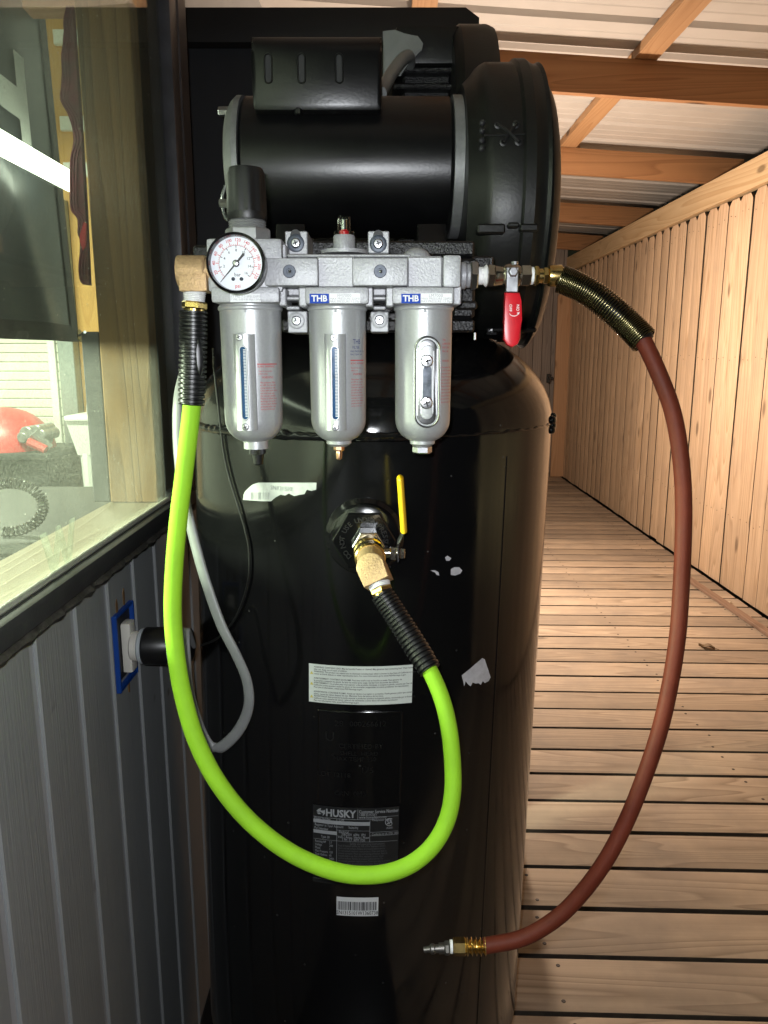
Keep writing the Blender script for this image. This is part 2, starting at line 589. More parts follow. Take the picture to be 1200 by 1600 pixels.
M['bell'] = mat('cast_grey_aluminium', (0.24, 0.245, 0.245), 0.5, 0.4, var=0.2, vscale=50, bump=0.15, bscale=260)
M['nickel'] = mat('nickel_plated_brass', (0.55, 0.50, 0.42), 0.22, 1.0, var=0.12, vscale=60)
M['brass'] = mat('bright_brass', (0.72, 0.52, 0.20), 0.22, 1.0, var=0.14, vscale=80)
M['brass_cast'] = mat('sand_cast_brass', (0.46, 0.31, 0.165), 0.55, 0.55, var=0.16, vscale=260, bump=0.35, bscale=520)
M['copper'] = mat('copper_drain', (0.60, 0.36, 0.22), 0.3, 1.0)
M['ptfe'] = mat('white_thread_tape', (0.78, 0.78, 0.78), 0.55, var=0.06, vscale=200, bump=0.3, bscale=300)
M['green'] = mat('lime_green_hose', (0.255, 0.535, 0.012), 0.75, var=0.08, vscale=30, bump=0.06, bscale=160, rvar=0.05, dust=0.22, dustcol=(0.12, 0.22, 0.02))
M['red_hose'] = mat('red_rubber_hose', (0.094, 0.0165, 0.0075), 0.6, spec=0.2, var=0.2, vscale=24, bump=0.12, bscale=260, dust=0.10, dustcol=(0.22, 0.10, 0.06))
M['spring'] = mat('brass_plated_spring', (0.13, 0.11, 0.06), 0.22, 1.0, var=0.15)
M['red_grip'] = mat('red_vinyl_grip', (0.56, 0.012, 0.022), 0.33, var=0.06, vscale=30)
M['yellow_grip'] = mat('yellow_vinyl_grip', (0.80, 0.50, 0.005), 0.4, var=0.05)
M['white_print'] = mat('white_print', (0.75, 0.76, 0.76), 0.6, var=0.03)
M['grey_print'] = mat('grey_print', (0.30, 0.31, 0.33), 0.6, var=0.03)
M['black_print'] = mat('black_print', (0.02, 0.02, 0.022), 0.6, var=0.03)
M['red_print'] = mat('red_print', (0.50, 0.04, 0.04), 0.55, var=0.05)
M['blue_print'] = mat('navy_print', (0.02, 0.03, 0.16), 0.55, var=0.05)
M['blue_label'] = mat('blue_label', (0.006, 0.05, 0.36), 0.6, var=0.03, spec=0.2)
M['label_white'] = mat('white_label_paper', (0.72, 0.73, 0.74), 0.5, var=0.04, vscale=60)
M['label_green'] = mat('pale_label_paper', (0.66, 0.70, 0.67), 0.5, var=0.03, vscale=60)
M['label_torn'] = mat('torn_label_paper', (0.40, 0.41, 0.42), 0.7, var=0.10, vscale=120, bump=0.3, bscale=160)
M['label_black'] = mat('black_label_film', (0.016, 0.017, 0.018), 0.35, var=0.1)
M['warn_orange'] = mat('warning_symbol_yellow', (0.60, 0.52, 0.12), 0.5)
M['dial'] = mat('white_dial', (0.66, 0.69, 0.74), 0.5, var=0.02)
M['sight_blue'] = mat('blue_sight_glass', (0.018, 0.07, 0.17), 0.12, var=0.3, vscale=90)
M['clear'] = clear('clear_plastic', (0.94, 0.96, 0.93), 0.04, refl=1.6)
M['lens'] = clear('gauge_lens', (1, 1, 1), 0.02, refl=0.4)
M['grey_cable'] = mat('grey_cable_jacket', (0.22, 0.225, 0.23), 0.42, var=0.08, vscale=40)
M['conduit'] = mat('grey_cord_jacket', (0.22, 0.23, 0.22), 0.4, var=0.1)
M['outlet_blue'] = mat('blue_outlet_box', (0.004, 0.045, 0.25), 0.45, var=0.1, vscale=60)
M['ivory'] = mat('ivory_plastic', (0.60, 0.58, 0.52), 0.45, var=0.05)
M['plug_grey'] = mat('grey_plug_band', (0.42, 0.46, 0.48), 0.45, var=0.05)
M['siding'] = painted_board('grey_painted_siding', (0.25, 0.262, 0.265), 0.16, 0.40)
M['groove'] = painted_board('grey_painted_groove', (0.34, 0.355, 0.385), 0.10, 0.15)
M['frame'] = mat('dark_window_frame', (0.045, 0.045, 0.05), 0.42, var=0.25, vscale=30, bump=0.1, bscale=200)
M['frame_brown'] = mat('dark_brown_sealant', (0.05, 0.045, 0.04), 0.5, var=0.5, vscale=120, bump=0.9, bscale=110)
M['caulk'] = mat('clear_caulk_edge', (0.33, 0.34, 0.29), 0.3, var=0.15, vscale=80, bump=0.4, bscale=150)
M['cabinet'] = mat('charcoal_cabinet_paint', (0.011, 0.013, 0.016), 0.55, var=0.12, vscale=20)
M['cabinet_cap'] = mat('black_cabinet_cap', (0.006, 0.006, 0.006), 0.6, var=0.2)
M['glass'] = clear('dusty_window_glass', (0.90, 0.95, 0.88), 0.012, dust=0.11, refl=1.0)
M['deck'] = wood('weathered_deck_board', (0.50, 0.385, 0.28), (0.23, 0.165, 0.11), 0, 1.0, 0.6, 0.72, 0.24, (0.27, 0.215, 0.17), 0.85)
M['picket'] = wood('pine_fence_picket', (0.66, 0.47, 0.31), (0.38, 0.235, 0.13), 2, 1.0, 0.8, 0.7, 0.19, (0.42, 0.30, 0.21), 0.55)
M['rail'] = wood('pine_fence_rail', (0.60, 0.43, 0.25), (0.44, 0.27, 0.13), 1, 1.0, 0.7, 0.7, 0.06)
M['rafter'] = wood('fir_rafter', (0.29, 0.145, 0.064), (0.18, 0.083, 0.034), 0, 0.9, 0.9, 0.68, 0.12)
M['purlin'] = wood('fir_purlin', (0.36, 0.205, 0.10), (0.25, 0.125, 0.052), 1, 0.9, 0.9, 0.68, 0.12)
M['gate'] = wood('grey_plank', (0.26, 0.215, 0.185), (0.15, 0.12, 0.10), 2, 1.0, 0.5, 0.8, 0.15)
M['gate_new'] = wood('new_cedar_plank', (0.45, 0.27, 0.15), (0.34, 0.18, 0.09), 2, 1.0, 0.5, 0.7, 0.05)
M['stud'] = wood('pine_stud', (0.22, 0.13, 0.055), (0.11, 0.06, 0.024), 2, 1.0, 0.3, 0.7, 0.04)
M['sill'] = wood('pine_sill', (0.30, 0.25, 0.17), (0.22, 0.17, 0.105), 1, 1.0, 0.3, 0.6, 0.04)
M['beam'] = wood('pine_beam', (0.52, 0.30, 0.17), (0.40, 0.21, 0.11), 0, 1.0, 0.3, 0.6, 0.04)
M['lath'] = wood('dark_lath', (0.30, 0.19, 0.13), (0.20, 0.12, 0.08), 1, 1.0, 0.3, 0.7, 0.04)
M['picket_edge'] = mat('shade_dark_picket_edge', (0.045, 0.03, 0.018), 0.85, var=0.3, vscale=20)  # dark seams between pickets: shade painted onto their side faces
M['board_edge'] = mat('shade_dark_board_edge', (0.06, 0.045, 0.033), 0.85, var=0.3, vscale=20)  # shade of the gaps put into the colour of board sides and joists
M['roof'] = mat('white_painted_steel_roof', (0.42, 0.385, 0.35), 0.62, 0.0, var=0.05, vscale=6)
M['nail'] = mat('rusty_nail_head', (0.05, 0.035, 0.028), 0.6, 0.3)
M['ground'] = mat('dark_soil', (0.05, 0.04, 0.03), 0.9, var=0.4, vscale=3)
M['leaf'] = mat('dry_leaf', (0.16, 0.10, 0.05), 0.7, var=0.4, vscale=60)
M['scrap'] = mat('pale_wood_scrap', (0.60, 0.50, 0.36), 0.7)
M['room_floor'] = mat('dark_room_floor', (0.022, 0.024, 0.022), 0.75, var=0.3, vscale=60)
M['osb'] = wood('yellow_board_wall', (0.60, 0.36, 0.12), (0.48, 0.26, 0.08), 2, 0.6, 0.3, 0.7, 0.03)
M['door_white'] = mat('white_door_slat', (0.70, 0.72, 0.62), 0.5, var=0.04)
M['trim_white'] = mat('white_trim', (0.78, 0.80, 0.74), 0.5, var=0.03)
M['jamb'] = mat('galvanised_jamb', (0.34, 0.38, 0.36), 0.45, 0.5)
M['sink'] = mat('white_sink_plastic', (0.80, 0.82, 0.78), 0.4, var=0.02)
M['red_machine'] = mat('red_machine_paint', (0.50, 0.05, 0.05), 0.4, var=0.06)
M['grey_metal'] = mat('grey_machine_metal', (0.30, 0.30, 0.29), 0.4, 0.6, var=0.3, vscale=30)
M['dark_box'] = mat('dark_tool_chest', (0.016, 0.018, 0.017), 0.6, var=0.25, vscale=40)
M['banner'] = mat('black_vinyl_banner', (0.045, 0.055, 0.062), 0.34, var=0.3, vscale=6, bump=0.0)
M['banner_hem'] = mat('black_banner_hem', (0.015, 0.016, 0.016), 0.5, var=0.3, vscale=60)
M['banner_print'] = mat('white_banner_print', (0.62, 0.66, 0.62), 0.5, var=0.05)
M['maroon'] = mat('maroon_fringe_cloth', (0.12, 0.022, 0.035), 0.8, var=0.4, vscale=60)
M['red_cloth'] = mat('red_cloth', (0.45, 0.03, 0.04), 0.8, var=0.2, vscale=60)
M['tube_glow'] = emit('lit_tube', (0.95, 1.0, 0.86), 9.0)
M['bulb_glow'] = emit('lit_bulb', (1.0, 0.75, 0.5), 8.0)
M['paint_chip'] = mat('bare_primer_chip', (0.50, 0.49, 0.53), 0.6, var=0.15, vscale=120)
M['lath_white'] = mat('pvc_pipe', (0.70, 0.70, 0.62), 0.4)

# ------------------------------------------------------------------ setting: ground, deck
Z0 = CAMZ
b = B()
b.poly([(-60, -60, -0.3), (60, -60, -0.3), (60, 60, -0.3), (-60, 60, -0.3)])
g = ob('ground', b, M['ground'], smooth=0)
g['kind'] = 'structure'

deck = bpy.data.objects.new('deck', None)
COL.objects.link(deck)
deck['kind'] = 'structure'
deck['label'] = 'porch floor of weathered deck boards running across the passage'
ROOT[deck] = Vector((0, 0, 0))
PITCHB = 0.145
def board_mesh(i):
    bb = B()
    wv = 0.0673 + random.uniform(-.0012, .0008)
    bb.box((-0.75, -wv, -0.032), (1.5, wv, 0.0), 0.0045, 2)
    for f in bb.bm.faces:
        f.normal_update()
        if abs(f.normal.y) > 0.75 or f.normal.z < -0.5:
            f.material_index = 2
    for x in (-0.30, 0.02, 0.74, 1.36):
        for yy in (-0.042, 0.040):
            jx, jy = random.uniform(-.012, .012), random.uniform(-.008, .008)
            bb.lathe([(0.0046, 0.0), (0.0038, 0.0008)], (x + jx, yy + jy, 0.0001), (0, 0, 1), 7, mi=1)
    return bb
protos = []
n0 = -9
for i in range(n0, 48):
    yy = 1.396 + PITCHB * (i + 0.5)
    loc = (0.33, yy - 0.0024, random.uniform(-0.0012, 0.0008))
    rz = math.radians(-1.75) + random.uniform(-0.0012, 0.0012)
    if len(protos) < 6:
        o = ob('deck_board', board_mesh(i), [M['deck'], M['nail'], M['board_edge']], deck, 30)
        o.location = loc
        o.rotation_euler = (0, 0, rz)
        protos.append(o)
    else:
        copy_of(random.choice(protos), deck, loc, rz)
b = B()
for yy in (-1.2,):
    pass
for x in (-0.25, 0.35, 1.07, 1.69):
    b.box((x - 0.019, 0.2, -0.18), (x + 0.019, 8.3, -0.036), 0)
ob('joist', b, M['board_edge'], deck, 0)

# ------------------------------------------------------------------ fence on the right
FX = 1.85
fence = thing('privacy_fence', 'tall pine picket fence with a top rail along the right of the deck', 'fence', (FX, 3.0, 0))
RZ0 = Z0 + 0.812
def picket_mesh(v):
    bb = B()
    h = RZ0 - 0.003 - v * 0.003
    wv = (0.0690, 0.0682, 0.0674, 0.0686)[v % 4]
    c = 0.028
    bb.prism([(-wv, 0), (wv, 0), (wv, h - c), (wv - c, h), (-wv + c, h), (-wv, h - c)], (0, 0, 0.006), (0, 1, 0), (0, 0, 1), (0.016, 0, 0), bev=0.0016)
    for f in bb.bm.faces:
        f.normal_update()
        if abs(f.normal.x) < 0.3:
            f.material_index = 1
    return bb
pk = []
y = 0.3
k = 0
while y < 8.0:
    loc = (random.uniform(-0.003, 0.003), y - 3.0, random.uniform(-0.006, 0.001))
    if len(pk) < 4:
        bb = picket_mesh(len(pk))
        bmesh.ops.translate(bb.bm, vec=(FX, 3.0, 0), verts=bb.bm.verts)
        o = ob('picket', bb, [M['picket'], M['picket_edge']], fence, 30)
        o.location = loc
        pk.append(o)
    else:
        o = copy_of(random.choice(pk), fence, loc)
    o.rotation_euler = (random.uniform(-.003, .003), 0, random.uniform(-0.02, 0.02))
    y += 0.1425
    k += 1
b = B()
b.box((FX - 0.030, 0.2, RZ0), (FX + 0.0215, 8.0, RZ0 + 0.14), 0.003)
ob('top_rail', b, M['rail'], fence, 30)
b = B()
b.box((FX + 0.022, 0.2, RZ0 + 0.020), (FX + 0.055, 8.0, RZ0 + 0.139), 0.002)
ob('rail_backing', b, M['rail'], fence, 30)
b = B()
for k in range(54):
    for zz in (0.40, 1.22, 1.95):
        for dy in (-0.03, 0.03):
            b.lathe([(0.0030, 0.0), (0.0026, 0.0008)], (FX - 0.0025, 0.3 + 0.1425 * k + dy + random.uniform(-.008, .008), zz + random.uniform(-.015, .015)), (-1, 0, 0), 6)
nl = ob('nail_heads', b, M['nail'], fence, 30)
nl['kind'] = 'stuff'
b = B()
b.box((FX + 0.02, 0.2, 0.35), (FX + 0.055, 8.0, 0.44), 0.002)
ob('lower_rail', b, M['rail'], fence, 30)

# end gate of grey planks
gate = thing('plank_gate', 'grey plank gate closing the far end of the deck', 'gate', (1.2, 8.02, 0))
x = -0.6
while x < 1.80:
    b = B()
    wv = random.choice((0.088, 0.13, 0.135))
    b.box((x, 8.00, 0.02), (min(x + wv, 1.83), 8.02, 2.3), 0.002)
    ob('plank', b, M['gate'], gate, 30)
    x += wv + 0.005
post = P(876, 600, 7.85)
b = B()
q0, q1 = P(859, 750, 7.86).x, P(886, 750, 7.86).x
hh = P(870, 457, 7.86).z
b.prism([(q0 + .005, 0.004), (q1, 0.004), (q1, hh), (q0 + 0.03, hh), (q0 + .005, hh - 0.03)], (0, 7.86, 0), (1, 0, 0), (0, 0, 1), (0, 0.03, 0), bev=0.002)
ob('edge_board', b, M['gate_new'], gate, 30, 'fresh tan board at the gate edge')
b = B()
lp = P(859, 592, 7.84)
b.box(lp + Vector((-0.03, 0, -0.04)), lp + Vector((0.005, 0.02, 0.05)), 0.004)
b.box(lp + Vector((-0.02, -0.03, -0.005)), lp + Vector((0.03, 0.02, 0.02)), 0.004)
ob('latch', b, M['plastic_black'], gate, 30)

# ------------------------------------------------------------------ roof: rafters, purlins, ribbed steel panels
roof = thing('porch_roof', 'white ribbed steel porch roof on brown wooden rafters', 'roof', (0.8, 3.0, Z0 + 1.0))
MS = 0.062
def zr(x, base):                        # height above datum falling to the right
    return Z0 + base - MS * (x - 1.1)
def slab(x0, x1, y0, y1, z0, z1, bev=0.003):
    bb = B()
    for_pts = [(x0, zr(x0, z0)), (x1, zr(x1, z0)), (x1, zr(x1, z1)), (x0, zr(x0, z1))]
    bb.prism(for_pts, (0, y0, 0), (1, 0, 0), (0, 0, 1), (0, y1 - y0, 0), bev=bev)
    return bb
for yr in (0.6, 2.0, 3.36, 4.68, 6.18, 7.55):
    ob('rafter', slab(-0.9, 2.05, yr, yr + 0.038, 1.012, 1.152), M['rafter'], roof, 30)
for x0, ys in ((1.0, ((-0.2, 2.0), (2.04, 3.36), (3.40, 4.68))), (1.03, ((4.72, 6.18), (6.22, 7.55))), (0.10, ((-.2, 3.36), (3.40, 6.18)))):
    for y0, y1 in ys:
        bb = slab(x0, x0 + 0.089, y0 - 0.012, y1 + 0.05, 1.1535, 1.190)
        if x0 > 1.0 and x0 < 1.5 and y0 < 4.7:
            bb.bm.free()
            bb = slab(x0, x0 + 0.089, y0, y1, 1.115, 1.1515)
        ob('purlin', bb, M['purlin'], roof, 30)
# ribs run down the slope (along x), 0.305 m apart
def rib_profile(y0, nr):
    pr = []
    for k in range(nr):
        a = y0 + 0.305 * k
        pr += [(a, 0), (a + 0.016, 0.020), (a + 0.044, 0.020), (a + 0.060, 0),
               (a + 0.130, 0), (a + 0.137, 0.0025), (a + 0.149, 0.0025), (a + 0.156, 0),
               (a + 0.212, 0), (a + 0.219, 0.0025), (a + 0.231, 0.0025), (a + 0.238, 0)]
    return pr
y = -0.265
while y < 8.2:
    pr = rib_profile(y, 3) + [(y + 0.915 - 0.0005, 0)]
    bb = B()
    vs = []
    for xx in (-0.9, 2.15):
        vs.append([bb.bm.verts.new((xx, yy, zr(xx, 1.193 + hz))) for yy, hz in pr])
    vt = []
    for xx in (-0.9, 2.15):
        vt.append([bb.bm.verts.new((xx, yy, zr(xx, 1.1937 + hz))) for yy, hz in pr])
    for i in range(len(pr) - 1):
        bb.bm.faces.new((vs[0][i], vs[0][i + 1], vs[1][i + 1], vs[1][i]))
        bb.bm.faces.new((vt[0][i], vt[1][i], vt[1][i + 1], vt[0][i + 1]))
    ob('roof_panel', bb, M['roof'], roof, 0)
    y += 0.915

# ------------------------------------------------------------------ house wall on the left with its window
WX = -0.345
SILL = Z0 - 0.262
wall = thing('house_wall', 'grey grooved house wall with a wide dusty window, left of the compressor', 'wall', (WX, 0.7, 0))
b = B()
b.box((WX - 0.030, -1.2, 0.0), (WX - 0.0035, 1.455, SILL), 0)
ob('siding_backing', b, M['groove'], wall, 0)
yg = PX(74, 1195, WX).y
yb = yg - 0.1005 * 18
pb = None
while yb < 1.45:
    loc = (0, 0, 0)
    y1 = min(yb + 0.0865, 1.455)
    b = B()
    b.box((WX - 0.007, yb, 0.004), (WX, y1, SILL + 0.001), 0.0016)
    ob('siding_board', b, M['siding'], wall, 30)
    yb += 0.1005
# corner trim and wall above
b = B()
b.box((WX - 0.12, 1.345, SILL + 0.001), (WX + 0.006, 1.455, 2.6), 0.003)
b.box((WX - 0.03, 1.372, SILL + 0.002), (WX + 0.013, 1.430, 2.599), 0.004)
ob('corner_trim', b, M['frame'], wall, 30)
b = B()
b.box((WX - 0.09, -1.2, Z0 + 0.80), (WX, 1.344, 2.6), 0)
ob('upper_wall', b, M['siding'], wall, 0)
b = B()
b.box((WX - 0.133, 1.4555, 0.0), (WX - 0.118, 8.0, 2.6), 0)
ob('recessed_wall', b, M['siding'], wall, 0)
# window
GB = Z0 - 0.226
b = B()
b.box((WX - 0.004, -1.2, SILL + 0.012), (WX + 0.020, 1.344, GB), 0.004, 2)
b.box((WX - 0.004, 1.302, GB - 0.001), (WX + 0.018, 1.344, Z0 + 0.80), 0.004, 2)
b.box((WX - 0.004, -1.2, Z0 + 0.76), (WX + 0.018, 1.302, Z0 + 0.80), 0.004, 2)
wf = ob('window_frame', b, M['frame'], wall, 30)
b = B()
def rag(u, v):
    yy = -1.2 + 2.54 * u
    a = 2 * PI * v
    r = 0.008 + 0.0035 * mnoise.noise((yy * 60, 0, 3))
    return Vector((WX + 0.006 + r * math.cos(a) * 1.6, yy, SILL + 0.004 + r * math.sin(a) * 0.9))
b.grid(rag, 260, 8)
ob('sealant_bead', b, M['frame_brown'], wf, 60)
b = B()
def rag2(u, v):
    yy = -1.2 + 2.50 * u
    a = 2 * PI * v
    r = 0.0042 + 0.0012 * mnoise.noise((yy * 50, 7, 3))
    return Vector((WX + 0.003 + r * math.cos(a), yy, GB + 0.002 + r * math.sin(a)))
b.grid(rag2, 220, 8)
ob('caulk_bead', b, M['caulk'], wf, 60)
b = B()
b.box((WX - 0.0035, -1.2, GB - 0.002), (WX + 0.0005, 1.303, Z0 + 0.762), 0)
ob('glass_pane', b, M['glass'], wf, 0)
b = B()
b.box((WX - 0.092, -1.2, GB - 0.040), (WX - 0.010, 1.240, GB - 0.0025), 0.002)
ob('inner_sill', b, M['sill'], wall, 30)
b = B()
b.box((-0.431, 1.190, GB - 0.002), (WX - 0.010, 1.228, Z0 + 0.80), 0.002)
ob('stud', b, M['stud'], wall, 30)
b = B()
b.box((-0.460, 1.195, GB - 0.002), (-0.4325, 1.225, Z0 + 0.035), 0.002)
ob('dark_post', b, M['frame'], wall, 30)
b = B()
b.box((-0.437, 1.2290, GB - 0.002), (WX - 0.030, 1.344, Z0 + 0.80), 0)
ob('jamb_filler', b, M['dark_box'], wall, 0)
b = B()
b.box((-0.437, 0.3, GB - 1.0), (-0.42, 1.34, GB - 0.042), 0)
ob('inner_wall_board', b, M['osb'], wall, 0)
b = B()
q = P(150, 12, 1.232)
b.box((-1.2, 1.232, q.z), (-0.438, 1.272, q.z + 0.14), 0.002)
ob('header_beam', b, M['beam'], wall, 30)
# a faint letter painted low on the pane as the banner's reflection
b = B()
for s_, pxy in (('W', (95, 868)),):
    o0 = PX(pxy[0], pxy[1], WX + 0.0012)
    b.text(s_, 0.075, flat(o0, (0, 1, 0), (0, 0, 1)), bold=0.055)
M['faint'] = clear('faint_reflection', (0.8, 0.85, 0.8), 0.2, dust=0.35, dscale=60)
ob('reflected_letter', b, M['faint'], wf, 0)

# ------------------------------------------------------------------ the room behind the window
b = B()
b.box((-7, -1.5, -0.06), (-0.44, 6.3, -0.02), 0)
rf = ob('room_floor', b, M['room_floor'], smooth=0)
rf['kind'] = 'structure'
bw = thing('room_back_wall', 'yellow board wall at the back of the lit room, right of the white door', 'wall', (-2.5, 6.1, 0))
xj = P(108, 600, 6.0).x
b = B()
b.box((xj + 0.10, 6.0, -0.02), (-0.485, 6.06, 4.2), 0)
b.box((-7, 6.0, 2.35), (xj + 0.099, 6.06, 4.2), 0)
ob('board_panel', b, M['osb'], bw, 0)
for py in (55, 190, 262):
    z = P(90, py, 5.97).z
    b = B()
    b.box((xj + 0.1, 5.96, z - 0.06), (-0.485, 5.999, z + 0.035), 0.003)
    ob('batten', b, M['trim_white'], bw, 30)
sw = thing('room_side_wall', 'pale side wall with dark shelves deep in the lit room, left of the white door', 'wall', (-5.1, 2.0, 0))
b = B()
b.box((-5.2, -1.5, -0.02), (-5.1, 6.0, 2.85), 0)
b.box((-5.1, -1.6, -0.02), (-0.46, -1.5, 2.85), 0)
ob('wall_panel', b, M['trim_white'], sw, 0)
for zz in (0.9, 1.4, 1.9):
    b = B()
    b.box((-5.095, 0.6, zz), (-4.75, 2.4, zz + 0.03), 0.002)
    ob('shelf', b, M['dark_box'], sw, 30)
rl = thing('room_ceiling', 'plain pale ceiling over the room behind the window', 'ceiling', (-3, 3, 2.8))
b = B()
b.box((-5.2, -1.5, 4.2), (-0.485, 6.0, 4.25), 0)
ob('ceiling_board', b, M['trim_white'], rl, 0)
gd = thing('overhead_door', 'closed white overhead door of horizontal slats in the room behind the window', 'door', (-3.5, 5.95, 0))
x0 = -4.9
z = 0.02
pr = None
while z < 2.3:
    if pr is None:
        b = B()
        b.box((x0, 5.93, z), (xj - 0.02, 5.95, z + 0.0655), 0.006)
        pr = ob('door_slat', b, M['door_white'], gd, 30)
    else:
        copy_of(pr, gd, (0, 0, z - 0.02))
    z += 0.0685
b = B()
xs = P(84, 600, 5.9).x
b.box((xs - 0.028, 5.90, 0.3), (xs + 0.028, 5.929, 2.3), 0.004)
ob('door_strap', b, M['trim_white'], gd, 30)
b = B()
b.box((xj - 0.018, 5.88, 0), (xj + 0.10, 5.995, 2.345), 0.004)
ob('door_jamb', b, M['jamb'], gd, 30)

sy = 5.3
sk = thing('utility_sink', 'white floor standing utility sink on pale legs in the room behind the window', 'sink', (P(128, 700, sy).x, sy, 0))
a0, a1 = P(99, 650, sy), P(152, 650, sy)
b = B()
b.box((a0.x, sy, a0.z - 0.035), (a1.x + 0.25, sy + 0.55, a0.z), 0.01, 2)
tz = a0.z - 0.036
xa, xb = P(104, 700, sy).x, a1.x + 0.22
bz = P(130, 713, sy).z
vt = [(xa, sy + .02), (xb, sy + .02), (xb, sy + .5), (xa, sy + .5)]
vb = [(xa + .05, sy + .06), (xb - .05, sy + .06), (xb - .05, sy + .46), (xa + .05, sy + .46)]
T = [b.bm.verts.new((x, y, tz)) for x, y in vt]
Q = [b.bm.verts.new((x, y, bz)) for x, y in vb]
for i in range(4):
    b.bm.faces.new((T[i], T[(i + 1) % 4], Q[(i + 1) % 4], Q[i]))
b.bm.faces.new(Q)
b.bm.faces.new(list(reversed(T)))
ob('basin', b, M['sink'], sk, 30)
for x in (xa + 0.10, xb - 0.10):
    for yy in (sy + 0.10, sy + 0.42):
        b = B()
        b.lathe([(0.032, 0), (0.045, bz + 0.02)], (x, yy, 0), (0, 0, 1), 10)
        ob('leg', b, M['sink'], sk)
b = B()
b.tube(spline([P(141, 712, 5.9), P(141, 560, 5.9), P(138, 550, 5.9), P(147, 541, 5.9)], 6), 0.03, 8)
solo('water_pipe', b, M['lath_white'], 'pale plastic pipe rising behind the white utility sink', 'pipe', P(141, 712, 5.9))

# red machine, chest, tub
bn = thing('storage_bench', 'low dark bench below the white slatted door inside the room', 'bench', (-3.0, 5.4, 0))
b = B()
bt = P(40, 703, 5.3).z
b.box((-4.2, 5.1, bt - 0.05), (P(98, 703, 5.3).x, 5.75, bt), 0.006)
ob('bench_top', b, M['dark_box'], bn, 30)
b = B()
b.box((-4.15, 5.16, 0), (P(98, 703, 5.3).x - 0.05, 5.72, bt - 0.051), 0.004)
ob('bench_front', b, M['dark_box'], bn, 30)
rm = thing('red_machine', 'red dome-shaped machine hood with grey metal parts, beyond the window glass', 'machine', P(15, 705, 5.4))
c = P(12, 705, 5.42)
b = B()
R = 0.325
b.lathe([(R * math.cos(t), R * math.sin(t) * 0.95) for t in [i * PI / 20 for i in range(10)]] + [(0.01, R * 0.95)], c, (0, 0, 1), 32)
ob('hood', b, M['red_machine'], rm, 50)
b = B()
for k, (px, py, r) in enumerate(((40, 678, .05), (50, 690, .045), (34, 684, .04), (62, 680, .04), (56, 672, .035))):
    p = P(px, py, 5.16)
    b.cyl(p, p + Vector((0.02, 0.2, 0)), r, 12, bev=0.008)
p = P(52, 676, 5.15)
b.cyl(p, P(76, 700, 5.2), 0.035, 10)
ob('engine_part', b, M['grey_metal'], rm, 30)
b = B()
b.cyl(P(44, 690, 5.13), P(72, 703, 5.13), 0.03, 10)
ob('red_arm', b, M['red_machine'], rm, 30)

tb = thing('white_tub', 'round white tub standing on the dark floor in front of the utility sink', 'tub', P(118, 812, 4.2))
c = P(118, 790, 4.15)
b = B()
b.lathe([(0.27, -0.30), (0.33, 0), (0.345, 0.0), (0.345, 0.015), (0.32, 0.015), (0.30, -0.02), (0.26, -0.26), (0.02, -0.27)], c, (0, 0, 1), 40, cap=True)
ob('tub_shell', b, M['sink'], tb, 40)
ch = thing('tool_chest', 'dark low tool chest behind the window carrying a coiled hose', 'chest', (-1.05, 2.3, 0))
b = B()
ct = P(20, 835, 1.95).z - 0.012
b.box((-1.6, 1.9, 0), (-0.82, 2.75, ct - 0.03), 0.008)
b.box((-1.62, 1.88, ct - 0.028), (-0.80, 2.77, ct), 0.006)
ob('chest_body', b, M['dark_box'], ch, 30)
pts = []
for i in range(900):
    u = i / 899
    t = -0.55 * PI + u * 1.25 * PI
    c = P(14, 800, 2.0)
    base = c + Vector((0.092 * math.cos(t), 0.02 * math.sin(t), 0.062 * math.sin(t) + 0.012))
    rad = Vector((math.cos(t), 0, math.sin(t)))
    a = u * 30 * 2 * PI
    pts.append(base + rad * (0.012 * math.cos(a)) + Vector((0, 1, 0)) * (0.012 * math.sin(a)))
b = B()
b.tube(pts, 0.0030, 5)
solo('coiled_hose', b, M['plastic_black'], 'black coiled air hose looped behind the lower left of the window', 'hose', P(14, 830, 2.0))

# banner
BX = -0.52
bn2 = thing('vinyl_banner', 'black vinyl banner with a white letter hanging inside the window', 'banner', (BX, 1.0, Z0 + 0.02))
zb = Z0 + 0.022
yr_ = 1.345
def banner(u, v):
    yy = 0.1 + (yr_ - 0.1) * u
    zz = zb + 0.75 * v
    edge = max(0, (u - 0.9) / 0.1)
    yy -= 0.05 * v * edge
    rip = 0.006 * math.sin(14 * yy + 3 * zz) * (1 - v * 0.5) + 0.010 * math.exp(-((yy - 1.20 + (zz - zb) * 0.5) / 0.05) ** 2)
    return Vector((BX + rip, yy, zz))
b = B()
b.grid(banner, 70, 24)
for k in range(1):
    b.grid(lambda u, v: banner(u, v) + Vector((-0.0012, 0, 0)), 70, 24)
ob('banner_sheet', b, M['banner'], bn2, 60)
b = B()
def hem(u, v):
    p = banner(u, v * 0.035)
    return p + Vector((0.0015, 0, 0))
b.grid(hem, 70, 2)
b.grid(lambda u, v: banner(0.975 + 0.025 * u, v) + Vector((0.002, 0, 0)), 2, 24)
ob('hem', b, M['banner_hem'], bn2, 60)
def on_banner(yy, zz):
    return banner((yy - 0.1) / (yr_ - 0.1), (zz - zb) / 0.75) + Vector((0.003, 0, 0))
def strip(y0, y1, z0, z1):
    bb.grid(lambda u, v: on_banner(y0 + (y1 - y0) * u, z0 + (z1 - z0) * v), 6, 4)
bb = B()
strip(1.172, 1.207, Z0 + 0.288, Z0 + 0.4165)
strip(1.06, 1.1718, Z0 + 0.326, Z0 + 0.368)
strip(1.022, 1.0598, Z0 + 0.288, Z0 + 0.4165)
ob('lettering', bb, M['banner_print'], bn2, 0)
gp = PX(122, 525, BX + 0.012)
b = B()
